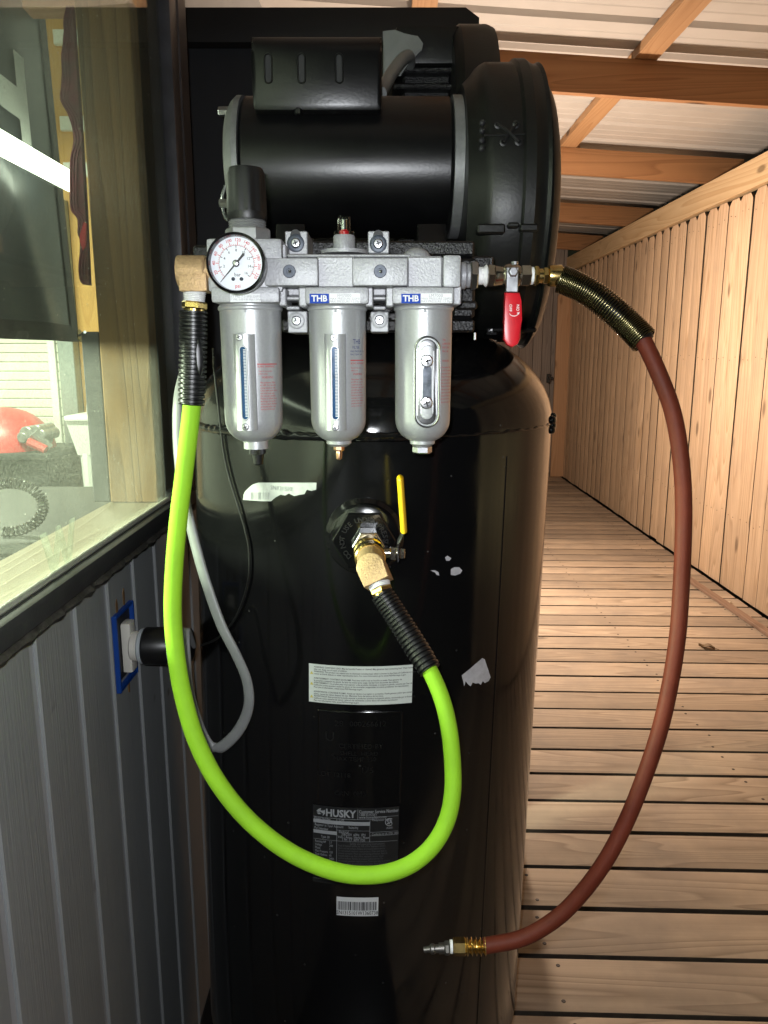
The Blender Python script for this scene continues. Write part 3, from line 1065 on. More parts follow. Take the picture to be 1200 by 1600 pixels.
b.lathe([(0.004, 0), (0.010, 0.002), (0.0105, 0.004), (0.004, 0.004)], gp, (1, 0, 0.1), 16)
ob('grommet', b, M['brass'], bn2)
b = B()
b.tube(spline([gp, gp + Vector((0.03, -0.06, 0.001)), Vector((-0.44, 1.16, gp.z + 0.002))], 6), 0.0022, 6)
ob('tie_strap', b, M['chrome'], bn2)
# lit tube
tl = thing('tube_light', 'lit white tube light hanging in front of the banner behind the glass', 'light', (-0.47, 0.8, Z0 + 0.255))
b = B()
b.cyl((-0.47, 0.10, Z0 + 0.255), (-0.47, 1.235, Z0 + 0.255), 0.0145, 16)
ob('glass_tube', b, M['tube_glow'], tl)
b = B()
b.cyl((-0.47, 1.2352, Z0 + 0.255), (-0.47, 1.255, Z0 + 0.255), 0.015, 16, bev=0.002)
b.cyl((-0.47, 0.08, Z0 + 0.255), (-0.47, 0.0998, Z0 + 0.255), 0.015, 16, bev=0.002)
ob('end_cap', b, M['trim_white'], tl)
# scalloped cloth on the stud
outl = [(107, 14), (102, 40), (104, 60), (99, 90), (101, 130), (97, 150), (100, 165), (113, 186), (116, 202), (120, 222), (113, 250), (112, 300), (114, 330), (126, 344), (124, 365), (130, 382), (126, 410), (127, 436), (133, 445)]
poly = []
for k, (px, py) in enumerate(outl):
    p = P(px, py, 1.165)
    poly.append((p.x, p.z))
rp_ = [(P(px, py, 1.165).x, P(px, py, 1.165).z) for px, py in ((142, 446), (136, 330), (127, 180), (116, 14))]
b = B()
b.prism(poly + rp_, (0, 1.158, 0), (1, 0, 0), (0, 0, 1), (0, 0.012, 0), bev=0.002)
vl = thing('fringed_cloth', 'maroon scalloped cloth edge hanging along the wooden stud behind the glass', 'cloth', (poly[0][0], 1.16, poly[-1][1]))
ob('cloth_sheet', b, M['maroon'], vl, 40)
b = B()
for off in (0.0, 0.004, 0.008):
    pts = [Vector((x + off + 0.002, 1.156, z)) for x, z in poly]
    b.tube(spline(pts, 4), 0.0016, 6)
ob('fringe', b, M['maroon'], vl)
b = B()
p0 = [P(px, py, 1.157) for px, py in ((133, 347), (137, 350), (136, 385), (131, 392), (126, 376), (127, 366))]
b.prism([(p.x, p.z) for p in p0], (0, 1.152, 0), (1, 0, 0), (0, 0, 1), (0, 0.005, 0), bev=0.001)
ob('red_patch', b, M['red_cloth'], vl)

# ------------------------------------------------------------------ black cabinet behind the compressor
CY = 1.76
cb = thing('black_cabinet', 'tall black cabinet with a darker overhanging top behind the compressor', 'cabinet', (-0.1, CY + 0.2, 0))
a, c = P(270, 64, CY), P(735, 40, CY)
b = B()
b.box((a.x - 0.05, CY + 0.03, 0.0), (c.x - 0.02, CY + 0.33, a.z), 0.004)
ob('cabinet_body', b, M['cabinet'], cb, 30)
z0, z1 = P(400, 66, CY).z, P(400, 11, CY).z
xr, xr2 = P(749, 30, CY).x, P(728, 11, CY).x
b = B()
b.prism([(a.x - 0.05, z0), (xr, z0), (xr, P(749, 27, CY).z), (xr2, z1), (a.x - 0.05, z1)], (0, CY, 0), (1, 0, 0), (0, 0, 1), (0, 0.36, 0), bev=0.002)
ob('cabinet_top', b, M['cabinet_cap'], cb, 30)

mt = B()  # mat added to blacken lit deck; runs forward to darken the tank's reflection
mt.box((-0.344, 0.25, 0.002), (0.15, 1.75, 0.014), 0.004)
solo('added_dark_mat', mt, M['rubber'], 'flat black rubber mat added under the compressor feet to darken deck and reflection', 'mat', (-0.09, 1.06, 0))

# unseen bin added behind the tank to throw a shadow past its right side
bi_ = thing('shadow_bin', 'dark lidded bin added unseen behind the tank to shade the deck', 'bin', (0.1, 2.15, 0))
b = B()
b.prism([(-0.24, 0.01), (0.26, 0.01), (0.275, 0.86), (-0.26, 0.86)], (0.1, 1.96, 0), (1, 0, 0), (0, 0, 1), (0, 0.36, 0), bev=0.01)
ob('shadow_bin_body', b, M['dark_box'], bi_, 30)
b = B()
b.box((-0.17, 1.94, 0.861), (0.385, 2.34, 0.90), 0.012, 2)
ob('shadow_bin_lid', b, M['dark_box'], bi_, 30)

# ------------------------------------------------------------------ compressor
TX, TY, TR = -0.0155, 1.1214, 0.254
comp = thing('air_compressor', 'tall black upright air compressor with motor and belt guard on its tank', 'compressor', (TX, TY, 0))
SEAM = Z0 - 0.0906
LEAN = 0.020                            # the tank stands a little out of plumb
def tankhit(px, py, R=TR):
    d = D(px, py)
    z0 = SEAM
    for _ in range(4):
        th, z0 = tankhit0(d, TX + LEAN * (z0 - SEAM), R)
    return th, z0
def tankhit0(d, TX, R):
    a = d.x ** 2 + d.y ** 2
    bq = -2 * (d.x * TX + d.y * TY)
    cq = TX ** 2 + TY ** 2 - R * R
    t = (-bq - math.sqrt(max(0, bq * bq - 4 * a * cq))) / (2 * a)
    p = d * t
    return math.atan2(p.x - TX, TY - p.y), p.z + CAMZ
def tankpt(th, z, e=0.0):
    return Vector((TX + LEAN * (z - SEAM) + (TR + e) * math.sin(th), TY - (TR + e) * math.cos(th), z))
def on_tank(th0, z0, e=0.0008, rot=0.0):
    c_, s_ = math.cos(rot), math.sin(rot)
    return lambda x, y: tankpt(th0 + (x * c_ - y * s_) / TR, z0 + x * s_ + y * c_, e)

b = B()
prof = []
for k in range(9):                      # lower head
    t = -PI / 2 + k * (PI / 2) / 8
    prof.append((max(0.006, TR * math.cos(t)), 0.20 + 0.127 * math.sin(t)))
prof += [(TR, 0.5), (TR, 0.8), (TR, SEAM - 0.004)]
for k in range(0, 15):
    t = k * (PI / 2) / 14
    prof.append((max(0.006, TR * math.cos(t) ** 0.9), SEAM + 0.142 * math.sin(t)))
b.lathe(prof, (TX, TY, 0), (0, 0, 1), 128)
for v_ in b.bm.verts:
    v_.co.x += LEAN * (v_.co.z - SEAM)
tank = ob('tank', b, M['tank'], comp, 50)
b = B()
def bead(u, v):
    th = 2 * PI * u
    a = 2 * PI * v
    nn = mnoise.noise((math.cos(th) * 22, math.sin(th) * 22, 0))
    r = 0.0042 + 0.0022 * nn
    if 0.5 < u < 0.72:
        r *= 0.6
    if 0.035 < u < 0.21:
        r *= 0.30
    rr = TR + 0.0005 + r * math.cos(a)
    return Vector((TX + rr * math.sin(th), TY - rr * math.cos(th), SEAM + 0.0015 * nn + r * 1.3 * math.sin(a)))
b.grid(bead, 400, 8)
ob('weld_bead', b, M['tank'], tank, 60)
th, z = tankhit(862, 668, TR)
th = 1.33
b = B()
for k in range(14):
    b.sphere(tankpt(th + random.uniform(-.06, .06), SEAM + random.uniform(-.010, .009), 0.001), random.uniform(0.003, 0.006), 8)
ob('weld_blob', b, M['tank'], tank, 60)
th, z = tankhit(790, 760)
b = B()
def seamf(u, v):
    a = PI * v
    return tankpt(th + (0.0016 * math.cos(a)) / TR, 0.22 + (SEAM - 0.03 - 0.22) * u, 0.0009 * math.sin(a))
b.grid(seamf, 30, 5)
ob('side_seam', b, M['tank'], tank, 60)
b = B()
for k in range(3):
    t = PI / 2 + k * 2 * PI / 3
    p = Vector((TX + 0.2 * math.cos(t), TY - 0.2 * math.sin(t), 0))
    b.box(p + Vector((-0.03, -0.03, 0.018)), p + Vector((0.03, 0.03, 0.16)), 0.004)
    b.box(p + Vector((-0.05, -0.05, 0.0145)), p + Vector((0.05, 0.05, 0.022)), 0.003)
ob('tank_foot', b, M['tank'], comp, 30)

# vertical drip line, thin reflection line on tank
# outlet boss
th_b, z_b = tankhit(570, 838)
bc = tankpt(th_b, z_b, 0)
bn_ = Vector((math.sin(th_b), -math.cos(th_b), 0))
b = B()
b.lathe([(0.047, -0.012), (0.0455, 0.003), (0.041, 0.008), (0.0405, 0.016), (0.038, 0.0175), (0.02, 0.0178)], bc, bn_, 64)
boss = ob('outlet_boss', b, M['tank'], comp, 35)
b = B()
b.lathe([(0.0365, 0.0176), (0.0365, 0.0215), (0.0350, 0.0235), (0.015, 0.0235)], bc, bn_, 6)
u_ = Vector((0, 0, 1)).cross(bn_).normalized()
ob('hex_bushing', b, M['tank'], boss, 25)
b = B()
su = -u_ if u_.x < 0 else u_
def arc_text(bb, s, rad, size, a0, step, org, uu, vv, bold=0.0, mi=0):
    for i, ch_ in enumerate(s):
        if ch_ == ' ':
            continue
        a = a0 - step * i
        o_ = org + uu * (rad * math.cos(a)) + vv * (rad * math.sin(a))
        up = uu * math.cos(a) + vv * math.sin(a)
        rt = uu * math.sin(a) - vv * math.cos(a)
        bb.text(ch_, size, flat(o_, rt, up), bold=bold, mi=mi)
vv = Vector((0, 0, 1))
arc_text(b, 'DO NOT USE UNDER PRESSURE', 0.0245, 0.0080, math.radians(225), math.radians(10.6), bc + bn_ * 0.0238, su, vv, 0.02)
M['emboss'] = mat('worn_black_lettering', (0.010, 0.010, 0.010), 0.3, var=0.3, vscale=300)
ob('embossed_lettering', b, M['emboss'], boss, 0)

# stickers
def patch(name, m, px0, py0, px1, py1, parent=comp, e=0.0006, outline=None, label=None):
    bb = B()
    if outline:
        hits = [tankhit(px, py) for px, py in outline]
        bb.bm.faces.new([bb.bm.verts.new((th * TR, 0, z)) for th, z in hits])
        bmesh.ops.triangulate(bb.bm, faces=bb.bm.faces[:])
        for _ in range(3):
            bmesh.ops.subdivide_edges(bb.bm, edges=[ed for ed in bb.bm.edges if ed.calc_length() > 0.006], cuts=1)
            bmesh.ops.triangulate(bb.bm, faces=bb.bm.faces[:])
        rim = set(v for ed in bb.bm.edges if len(ed.link_faces) == 1 for v in ed.verts)
        for v in bb.bm.verts:                  # lifted a little, its rim pressed or curled unevenly
            lift = 0.0005 * mnoise.noise((v.co.x * 300, 1, v.co.z * 300)) if v in rim else 0.0
            v.co = tankpt(v.co.x / TR, v.co.z, e + max(-0.0003, lift))
    else:
        t0, za = tankhit(px0, (py0 + py1) / 2)
        t1, _ = tankhit(px1, (py0 + py1) / 2)
        zc = (py0 + py1) / 2
        pxm = (px0 + px1) / 2
        zt, zb_ = tankhit(pxm, py0)[1], tankhit(pxm, py1)[1]
        bb.grid(lambda u, v: tankpt(t0 + (t1 - t0) * u, zb_ + (zt - zb_) * v, e), 16, 2)
        return ob(name, bb, m, parent, 60, label), t0, t1, zb_, zt
    return ob(name, bb, m, parent, 60, label)

# torn barcode label
o, t0, t1, zb_, zt = (None,) * 5
bb = B()
upper = [(404, 754), (400, 758), (397, 756), (389, 762), (383, 768), (381, 773), (380, 781)]
top = [(404, 754), (420, 754), (435, 754), (450, 754), (465, 754), (480, 754), (495, 754)]
bot = [(424, 783), (431, 775), (440, 772), (446, 774), (453, 771), (459, 774), (465, 773), (468, 769), (474, 769), (477, 773), (480, 768), (484, 762), (490, 766), (493, 766), (495, 760)]
bl = [(380, 781), (395, 782), (410, 783), (424, 783)]
outline = [(380, 781), (381, 773), (383, 768), (389, 762), (395, 757), (400, 759), (404, 754)] + top[1:] + [(494, 765), (490, 766), (485, 760), (487, 767), (480, 765), (476, 772), (473, 768), (467, 768), (468, 773), (460, 775), (452, 771), (446, 774), (439, 773), (431, 777), (424, 783), (410, 783), (395, 782)]
patch('torn_sticker', M['label_torn'], 0, 0, 0, 0, outline=outline)
bb = B()
for i in range(13):
    px = 393 + i * 2.3 + random.uniform(-.4, .4)
    ww = random.choice((0.35, 0.6, 0.9))
    pts = [tankpt(*tankhit(px, 769), 0.0013), tankpt(*tankhit(px + ww, 769), 0.0013), tankpt(*tankhit(px + ww, 780.5), 0.0013), tankpt(*tankhit(px, 780.5), 0.0013)]
    bb.poly(pts)
th, z = tankhit(440, 763)
bb.text('SN131510', 0.0070, on_tank(th, z, 0.0014))
M['faint_print'] = mat('faded_grey_print', (0.16, 0.165, 0.175), 0.6)
ob('torn_barcode', bb, M['faint_print'], comp, 0)

# warning label
lab, t0, t1, zb_, zt = patch('warning_label', M['label_green'], 483, 1041, 644, 1101)
tm = (t0 + t1) / 2
Wd, Hd = (t1 - t0) * TR, zt - zb_
bb = B()
lines = ['WARNING: CONTAINS LEAD. May be harmful if eaten or chewed. May generate dust containing lead. Wash hands',
         'after use. Keep out of reach of children.',
         'WARNING: This product can expose you to chemicals including lead, which is known to the State of California to cause',
         'cancer and birth defects or other reproductive harm. For more information go to www.P65Warnings.ca.gov.',
         '',
         'AVERTISSEMENT: CONTIENT DU PLOMB. Peut etre nocif si mis en bouche ou avale. Peut generer de',
         'la poussiere contenant du plomb. Se laver les mains apres usage. Garder hors de portee des enfants.',
         'AVERTISSEMENT: Ce produit peut vous exposer a des produits chimiques, y compris le plomb, reconnu par Etat de',
         'Californie comme pouvant causer le cancer et des anomalies congenitales ou autres problemes de reproduction.',
         'Pour plus d information, visitez www.P65Warnings.ca.gov.',
         '',
         'ADVERTENCIA: CONTIENE PLOMO. Puede ser danino si se ingiere o se mastica. Puede generar polvo que contenga',
         'plomo. Lavese las manos despues de usar. Mantener fuera del alcance de los ninos.',
         'ADVERTENCIA: Este producto le puede exponer a productos quimicos incluyendo plomo, reconocido por el Estado de',
         'California como causante de cancer, defectos de nacimiento u otros danos del sistema reproductor.',
         'Para mas informacion visite www.P65Warnings.ca.gov.']
lh = Hd * 0.93 / len(lines)
for i, s_ in enumerate(lines):
    if s_:
        bb.text(s_, lh * 0.98, (lambda yy: (lambda x, y: tankpt(t0 + (0.0065 + x * 0.90) / TR, zt - Hd * 0.055 - yy + y, 0.0010)))(lh * (i + 0.3)), 'LEFT', 0.012)
ob('label_lettering', bb, M['black_print'], lab, 0)
bb = B()
for f_, mi in ((0.24, 0), (0.52, 0), (0.86, 1)):
    zc = zt - Hd * f_
    for r_, mm_ in ((0.0026, 0),):
        bb.poly([tankpt(t0 + (0.0036 + r_ * math.cos(a)) / TR, zc + r_ * math.sin(a), 0.0010) for a in (PI / 2, PI * 7 / 6, PI * 11 / 6)])
ob('warning_symbol', bb, M['warn_orange'], lab, 0)

# embossed black plate
pl, t0, t1, zb_, zt = patch('embossed_plate', M['tank'], 497, 1113, 626, 1256, e=0.0012)
bb = B()
Wd, Hd = (t1 - t0) * TR, zt - zb_
ths = [t0, t0 + (t1 - t0) * .1, t0 + (t1 - t0) * .25, t0 + (t1 - t0) * .4, (t0 + t1) / 2, t0 + (t1 - t0) * .6, t0 + (t1 - t0) * .75, t0 + (t1 - t0) * .9, t1]
bb.tube([tankpt(t, zt, 0.0012) for t in ths], 0.0012, 6)
bb.tube([tankpt(t1, zt - k * Hd / 4, 0.0012) for k in range(5)], 0.0012, 6)
bb.tube([tankpt(t0, zt - k * Hd / 4, 0.0012) for k in range(5)], 0.0012, 6)
ob('plate_rim', bb, M['tank'], pl, 60)
bb = B()
for s_, u_f, v_f, sz in (('28', 0.26, 0.12, 0.011), ('000266612', 0.60, 0.12, 0.010), ('CERTIFIED BY', 0.52, 0.36, 0.009), ('175', 0.60, 0.62, 0.011), ('MAX TEMP 450', 0.45, 0.50, 0.008), ('U', 0.15, 0.27, 0.018), ('SHELL  HEAD', 0.5, 0.44, 0.008), ('LOT 12118', 0.2, 0.68, 0.009), ('CRN  0M3', 0.40, 0.88, 0.009)):
    bb.text(s_, sz, on_tank(t0 + (t1 - t0) * u_f, zt - Hd * v_f, 0.0022), bold=0.0)
ob('embossed_marks', bb, M['emboss'], pl, 0)

# rating plate
rp, t0, t1, zb_, zt = patch('rating_plate', M['label_black'], 489, 1262, 622, 1383)
Wd, Hd = (t1 - t0) * TR, zt - zb_
def rpt(u, v, e=0.0011):
    return tankpt(t0 + (t1 - t0) * u, zt - Hd * v, e)
def rbar(bb, u0, v0, u1, v1, mi=0, e=0.0011):
    n = max(1, int(abs(u1 - u0) * 10))
    bb.grid(lambda a, c: rpt(u0 + (u1 - u0) * a, v0 + (v1 - v0) * c, e), n, 1, mi)
def rtx(bb, s_, u, v, size, align='LEFT', bold=0.0, mi=0, cond=0.66):
    bb.text(s_, size, lambda x, y: tankpt(t0 + (t1 - t0) * u + x * cond / TR, zt - Hd * v + y, 0.0013), align, bold, mi)
bb = B()
rtx(bb, 'HUSKY', 0.155, 0.082, 0.0140, 'LEFT', 0.035, 0, 0.86)
# dog-head emblem of three slanted pieces
for pts in (((0.045, 0.075), (0.07, 0.045), (0.10, 0.03), (0.095, 0.06), (0.125, 0.06), (0.145, 0.045), (0.15, 0.09), (0.12, 0.13), (0.125, 0.095), (0.09, 0.075), (0.065, 0.085)), ((0.05, 0.093), (0.085, 0.088), (0.105, 0.105), (0.07, 0.112))):
    bb.poly([rpt(u, v, 0.0013) for u, v in pts])
rtx(bb, 'Customer Service Number', 0.54, 0.045, 0.0068, 'LEFT', 0.01)
rtx(bb, '1-888-43-HUSKY', 0.54, 0.083, 0.0048)
rtx(bb, 'www.homedepot.com', 0.54, 0.115, 0.0058)
for u0, v0, u1, v1 in ((0.01, 0.143, 0.72, 0.147), (0.525, 0.01, 0.529, 0.143), (0.72, 0.112, 0.99, 0.115), (0.285, 0.15, 0.289, 0.73), (0.665, 0.15, 0.669, 0.43), (0.289, 0.288, 0.665, 0.291), (0.01, 0.428, 0.99, 0.431), (0.67, 0.305, 0.99, 0.308), (0.67, 0.35, 0.99, 0.353), (0.01, 0.90, 0.99, 0.903), (0.01, 0.945, 0.99, 0.948)):
    rbar(bb, u0, v0, u1, v1)
rbar(bb, 0.01, 0.175, 0.665, 0.222, 0)
rbar(bb, 0.01, 0.312, 0.285, 0.355, 0)
rtx(bb, 'Model Number', 0.02, 0.160, 0.0052); rtx(bb, 'CFM', 0.31, 0.160, 0.0052)
rtx(bb, 'Register at Your Account', 0.025, 0.245, 0.0054); rtx(bb, 'Volts/Hz', 0.42, 0.250, 0.0054)
rtx(bb, 'Part Number', 0.02, 0.290, 0.0052); rtx(bb, 'Type 30', 0.10, 0.392, 0.0052)
rtx(bb, 'Electrical', 0.31, 0.308, 0.0052)
for k, s_ in enumerate(('208/230V  60Hz  1PH', 'Volts / Amps / Hertz / Phase', '1 PH  C7  RPM 1750')):
    rtx(bb, s_, 0.48, 0.340 + 0.034 * k, 0.0052, 'CENTER')
rtx(bb, 'Compressor Pump', 0.69, 0.150, 0.0045); rtx(bb, 'Conforms to UL STD. 1450', 0.69, 0.333, 0.0045)
# CSA-style mark
for k in range(20):
    a0, a1 = math.radians(50 + k * 13), math.radians(50 + (k + 1) * 13)
    bb.poly([rpt(0.89 + r_ * math.cos(a), 0.185 - r_ * math.sin(a) * Wd / Hd, 0.0013) for r_, a in ((0.042, a0), (0.050, a0), (0.050, a1), (0.042, a1))])
rtx(bb, 'SA', 0.892, 0.185, 0.0092, 'CENTER', 0.02)
rtx(bb, 'LR2000', 0.89, 0.26, 0.004, 'CENTER')
for k, (a_, c_) in enumerate((('Running HP', '3.7'), ('Voltage', '240'), ('Phase', '1'), ('Max Pressure', '155'), ('Tank Gallons', '60'), ('RPM', '3450'))):
    rtx(bb, a_, 0.03, 0.458 + 0.042 * k, 0.0046); rtx(bb, c_, 0.20, 0.458 + 0.042 * k, 0.0046)
ob('plate_lettering', bb, M['grey_print'], rp, 0)
bb = B()
rtx(bb, 'Safety and operating instructions', 0.64, 0.455, 0.0050, 'CENTER', mi=0)
words = 'Read all manuals before use. Risk of fire, explosion, electric shock and hot surfaces. Release all pressure before service. Do not exceed maximum rated pressure. Drain tank daily to prevent corrosion. Wear eye and hearing protection.'.split()
k = 0
for i in range(12):
    ln = ''
    while len(ln) < 58:
        ln += words[k % len(words)] + ' '
        k += 1
    rtx(bb, ln, 0.305, 0.485 + i * 0.0325, 0.0040, 'LEFT', cond=0.62)
M['dim_print'] = mat('dim_grey_print', (0.10, 0.10, 0.105), 0.5)
ob('plate_small_print', bb, M['dim_print'], rp, 0)

# serial sticker
ss, t0, t1, zb_, zt = patch('serial_sticker', M['label_white'], 526, 1402, 591, 1431)
Wd, Hd = (t1 - t0) * TR, zt - zb_
bb = B()
u = 0.03
while u < 0.95:
    ww = random.choice((0.008, 0.012, 0.02, 0.028))
    bb.poly([tankpt(t0 + (t1 - t0) * a, zt - Hd * v, 0.0012) for a, v in ((u, 0.22), (u + ww, 0.22), (u + ww, 0.68), (u, 0.68))])
    u += ww + random.choice((0.006, 0.010, 0.016))
bb.text('SN1315101W1360738', 0.0078, lambda x, y: tankpt((t0 + t1) / 2 + x * 0.74 / TR, zt - Hd * 0.83 + y, 0.0012), bold=0.01)
ob('barcode', bb, M['black_print'], ss, 0)

# paint chips
def chip(cx, cy, pts, seed):
    patch('paint_chip', M['paint_chip'], 0, 0, 0, 0, outline=pts)
chip(0, 0, [(695, 871), (699, 868), (702, 870), (705, 872), (702, 876), (697, 876)], 1)
chip(0, 0, [(704, 889), (710, 886), (717, 886), (722, 891), (719, 896), (711, 899), (704, 898)], 2)
chip(0, 0, [(672, 891), (680, 891), (685, 894), (686, 899), (682, 898), (679, 894)], 3)
chip(0, 0, [(721, 1055), (738, 1041), (753, 1028), (757, 1030), (766, 1058), (763, 1064), (757, 1067), (754, 1064), (751, 1070), (747, 1067), (743, 1068), (738, 1066), (735, 1072), (731, 1069), (727, 1064), (725, 1072), (723, 1063)], 4)

# motor
MY, MR = 1.035, 0.0815
mz = CAMZ + 0.2295
mxl, mxr = P(376, 265, MY - 0.06).x, P(708, 265, MY - 0.06).x
b = B()
b.lathe([(MR - 0.004, 0), (MR, 0.004), (MR, mxr - mxl - 0.004), (MR - 0.004, mxr - mxl)], (mxl, MY, mz), (1, 0, 0), 96)
motor = ob('motor', b, M['motor'], comp, 40)
b = B()
L_ = 0.013
b.lathe([(MR * 0.6, -L_ - 0.009), (MR - 0.014, -L_ - 0.006), (MR - 0.004, -L_), (MR + 0.001, -L_ + 0.006), (MR + 0.001, -0.0006), (MR - 0.01, 0.0)], (mxl, MY, mz), (1, 0, 0), 64)
ob('end_bell', b, M['bell'], motor, 35)
b = B()
b.lathe([(MR - 0.01, 0.0), (MR + 0.0015, 0.0006), (MR + 0.0015, 0.012), (MR - 0.003, 0.013), (MR - 0.003, 0.019), (MR - 0.012, 0.024), (MR * 0.5, 0.028)], (mxr, MY, mz), (1, 0, 0), 64)
ob('end_bell', b, M['bell'], motor, 35)
for px, py in ((349, 174), (350, 318)):
    p = P(px, py, MY - 0.03)
    b = B()
    b.hexa(p + Vector((-0.006, 0, 0)), p + Vector((0.014, 0, 0)), 0.0055)
    ob('end_bolt', b, M['screw'], motor, 30)
b = B()
b.tube(spline([P(352, 290, MY - .02), P(347, 310, MY - .02), P(350, 335, MY - .02), P(356, 345, MY - .02)], 6), 0.0022, 8)
ob('ground_wire', b, M['chrome'], motor)
# capacitor cover: D-shaped box wrapped over the upper front of the shell
fy = 0.948
x0, x1 = P(393, 110, fy).x, P(596, 110, fy).x
zt_, zb2 = P(480, 48, fy).z, P(480, 170, fy).z
b = B()
prof = []
for a in range(0, 91, 10):
    t = math.radians(a)
    prof.append((fy + 0.022 - 0.022 * math.cos(t), zt_ - 0.022 + 0.022 * math.sin(t)))
prof = [(fy + 0.012, zb2 - 0.002), (fy + 0.003, zb2), (fy, zb2 + 0.006)] + prof + [(fy + 0.125, zt_), (fy + 0.125, zb2 + 0.03), (fy + 0.04, zb2 + 0.004)]
b.prism(prof, (x0, 0, 0), (0, 1, 0), (0, 0, 1), (x1 - x0, 0, 0), bev=0.005)
cc = ob('capacitor_cover', b, M['motor'], comp, 40)
def obround(w_, h_, n=8):
    pts = []
    r = w_ / 2
    for k in range(n + 1):
        a = PI * k / n
        pts.append((r * math.cos(a), h_ / 2 - r + r * math.sin(a)))
    for k in range(n + 1):
        a = PI + PI * k / n
        pts.append((r * math.cos(a), -h_ / 2 + r + r * math.sin(a)))
    return pts
for px in (419, 471, 530):
    p = P(px, 107, fy)
    b = B()
    ring = obround(0.008, 0.030)
    b.tube([p + Vector((x, -0.0002, z)) for x, z in ring + ring[:1]], 0.0011, 6, cap=False)
    b.prism(obround(0.0072, 0.0290), p + Vector((0, -0.0004, 0)), (1, 0, 0), (0, 0, 1), (0, 0.0008, 0), mi=1)
    ob('vent_slot', b, [M['motor'], M['recess']], cc, 40)
b = B()
p = P(466, 171, fy + 0.004)
b.hexa(p + Vector((0, 0, -0.006)), p + Vector((0, 0, 0.001)), 0.005)
ob('cover_screw', b, M['motor'], cc, 30)
# base plate and motor feet
b = B()
zp = P(600, 392, 0.93).z
b.box((-0.22, 0.925, zp - 0.004), (0.108, 1.36, zp + 0.006), 0.003)
b.box((-0.22, 0.925, zp - 0.030), (0.108, 0.931, zp + 0.004), 0.002)
ob('base_plate', b, M['rough_black'], comp, 30)
b = B()
for x in (-0.13, 0.04):
    b.prism([(-0.075, 0), (0.075, 0), (0.06, 0.03), (-0.06, 0.03)], (x, MY, zp + 0.0065), (0, 1, 0), (0, 0, 1), (0.035, 0, 0), bev=0.002)
ob('motor_foot', b, M['motor'], comp, 30)
b = B()
b.box((-0.10, TY - 0.12, SEAM + 0.118), (0.10, TY + 0.14, zp - 0.0045), 0.004)
ob('plate_saddle', b, M['tank'], comp, 30)

# pump behind the motor
b = B()
px0 = P(618, 60, 1.30)
pz = P(700, 30, 1.30).z
b.box((px0.x, 1.25, zp + 0.0065), (0.110, 1.40, zp + 0.19), 0.02, 2)
pump = ob('pump', b, M['rough_black'], comp, 35)
for k in range(7):
    b = B()
    zz = zp + 0.20 + k * 0.022
    b.box((px0.x - 0.004, 1.232, zz), (0.112, 1.418, zz + 0.008), 0.002)
    ob('cooling_fin', b, M['rough_black'], pump, 30)
b = B()
b.box((px0.x + 0.010, 1.25, zp + 0.19), (0.10, 1.40, pz - 0.032), 0.004)
ob('cylinder_barrel', b, M['rough_black'], pump, 30)
b = B()
b.box((px0.x - 0.002, 1.225, P(700, 100, 1.225).z), (0.114, 1.415, P(640, 38, 1.225).z), 0.008, 2)
ob('cylinder_head', b, M['guard'], pump, 30)
# conduit bracket and cord
p = P(622, 82, 1.21)
b = B()
b.prism([(-0.022, -0.035), (0.005, -0.030), (0.016, -0.012), (0.034, 0.002), (0.036, 0.012), (0.028, 0.022), (0.008, 0.024), (-0.004, 0.03), (-0.022, 0.028)], p, (1, 0, 0), (0, 0, 1), (0, 0.004, 0), bev=0.001)
ob('conduit_bracket', b, M['conduit'], comp, 30)
b = B()
b.tube(spline([P(594, 146, 1.05), P(600, 136, 1.08), P(612, 115, 1.13), P(626, 96, 1.17), P(638, 88, 1.20), P(640, 100, 1.23)], 8), 0.0085, 14)
ob('motor_cord', b, M['conduit'], comp, 40)

# fan and belt guard
b = B()
gx0, gx1 = P(728, 260, 0.95).x, P(838, 260, 0.95).x
b.lathe([(0.012, -0.012), (0.045, -0.006), (0.070, 0.004), (0.071, 0.010), (0.012, 0.010)], (gx0 - 0.004, MY, mz), (1, 0, 0), 40)
ob('motor_pulley', b, M['chrome'], comp, 35)
b = B()
for k in range(14):
    a = 2 * PI * k / 14
    c_ = Vector((mxr + 0.020, MY + 0.062 * math.cos(a), mz + 0.062 * math.sin(a)))
    b.box(c_ + Vector((-0.006, -0.004, -0.009)), c_ + Vector((0.008, 0.004, 0.009)), 0.001)
ob('fan_blade', b, M['bell'], comp, 30)

def hull(c0, r0, c1, r1, n=22):
    """outline of two circles joined by their common tangents; (y, z)"""
    pts = []
    for c_, r in ((c0, r0), (c1, r1)):
        for k in range(72):
            a = 2 * PI * k / 72
            pts.append((c_[0] + r * math.cos(a), c_[1] + r * math.sin(a)))
    pts = sorted(set(pts))
    def cross(o, a, b_):
        return (a[0] - o[0]) * (b_[1] - o[1]) - (a[1] - o[1]) * (b_[0] - o[0])
    lo, up = [], []
    for p in pts:
        while len(lo) >= 2 and cross(lo[-2], lo[-1], p) <= 0:
            lo.pop()
        lo.append(p)
    for p in reversed(pts):
        while len(up) >= 2 and cross(up[-2], up[-1], p) <= 0:
            up.pop()
        up.append(p)
    return lo[:-1] + up[:-1]
gy = 1.062
gz = CAMZ + 0.187
gr = 0.166
C0, C1, R1 = (gy, gz), (1.34, gz + 0.01), 0.150
b = B()
secs = [(gx0, -0.024), (gx0 + 0.010, -0.014), (gx0 + 0.016, -0.006), (gx0 + 0.020, -0.003), (gx0 + 0.026, 0.0), (gx1 - 0.024, 0.0), (gx1 - 0.021, 0.004), (gx1 - 0.010, 0.004), (gx1 - 0.002, -0.001), (gx1 + 0.004, -0.002), (gx1 + 0.008, 0.0)]
rings = []
NN = 96
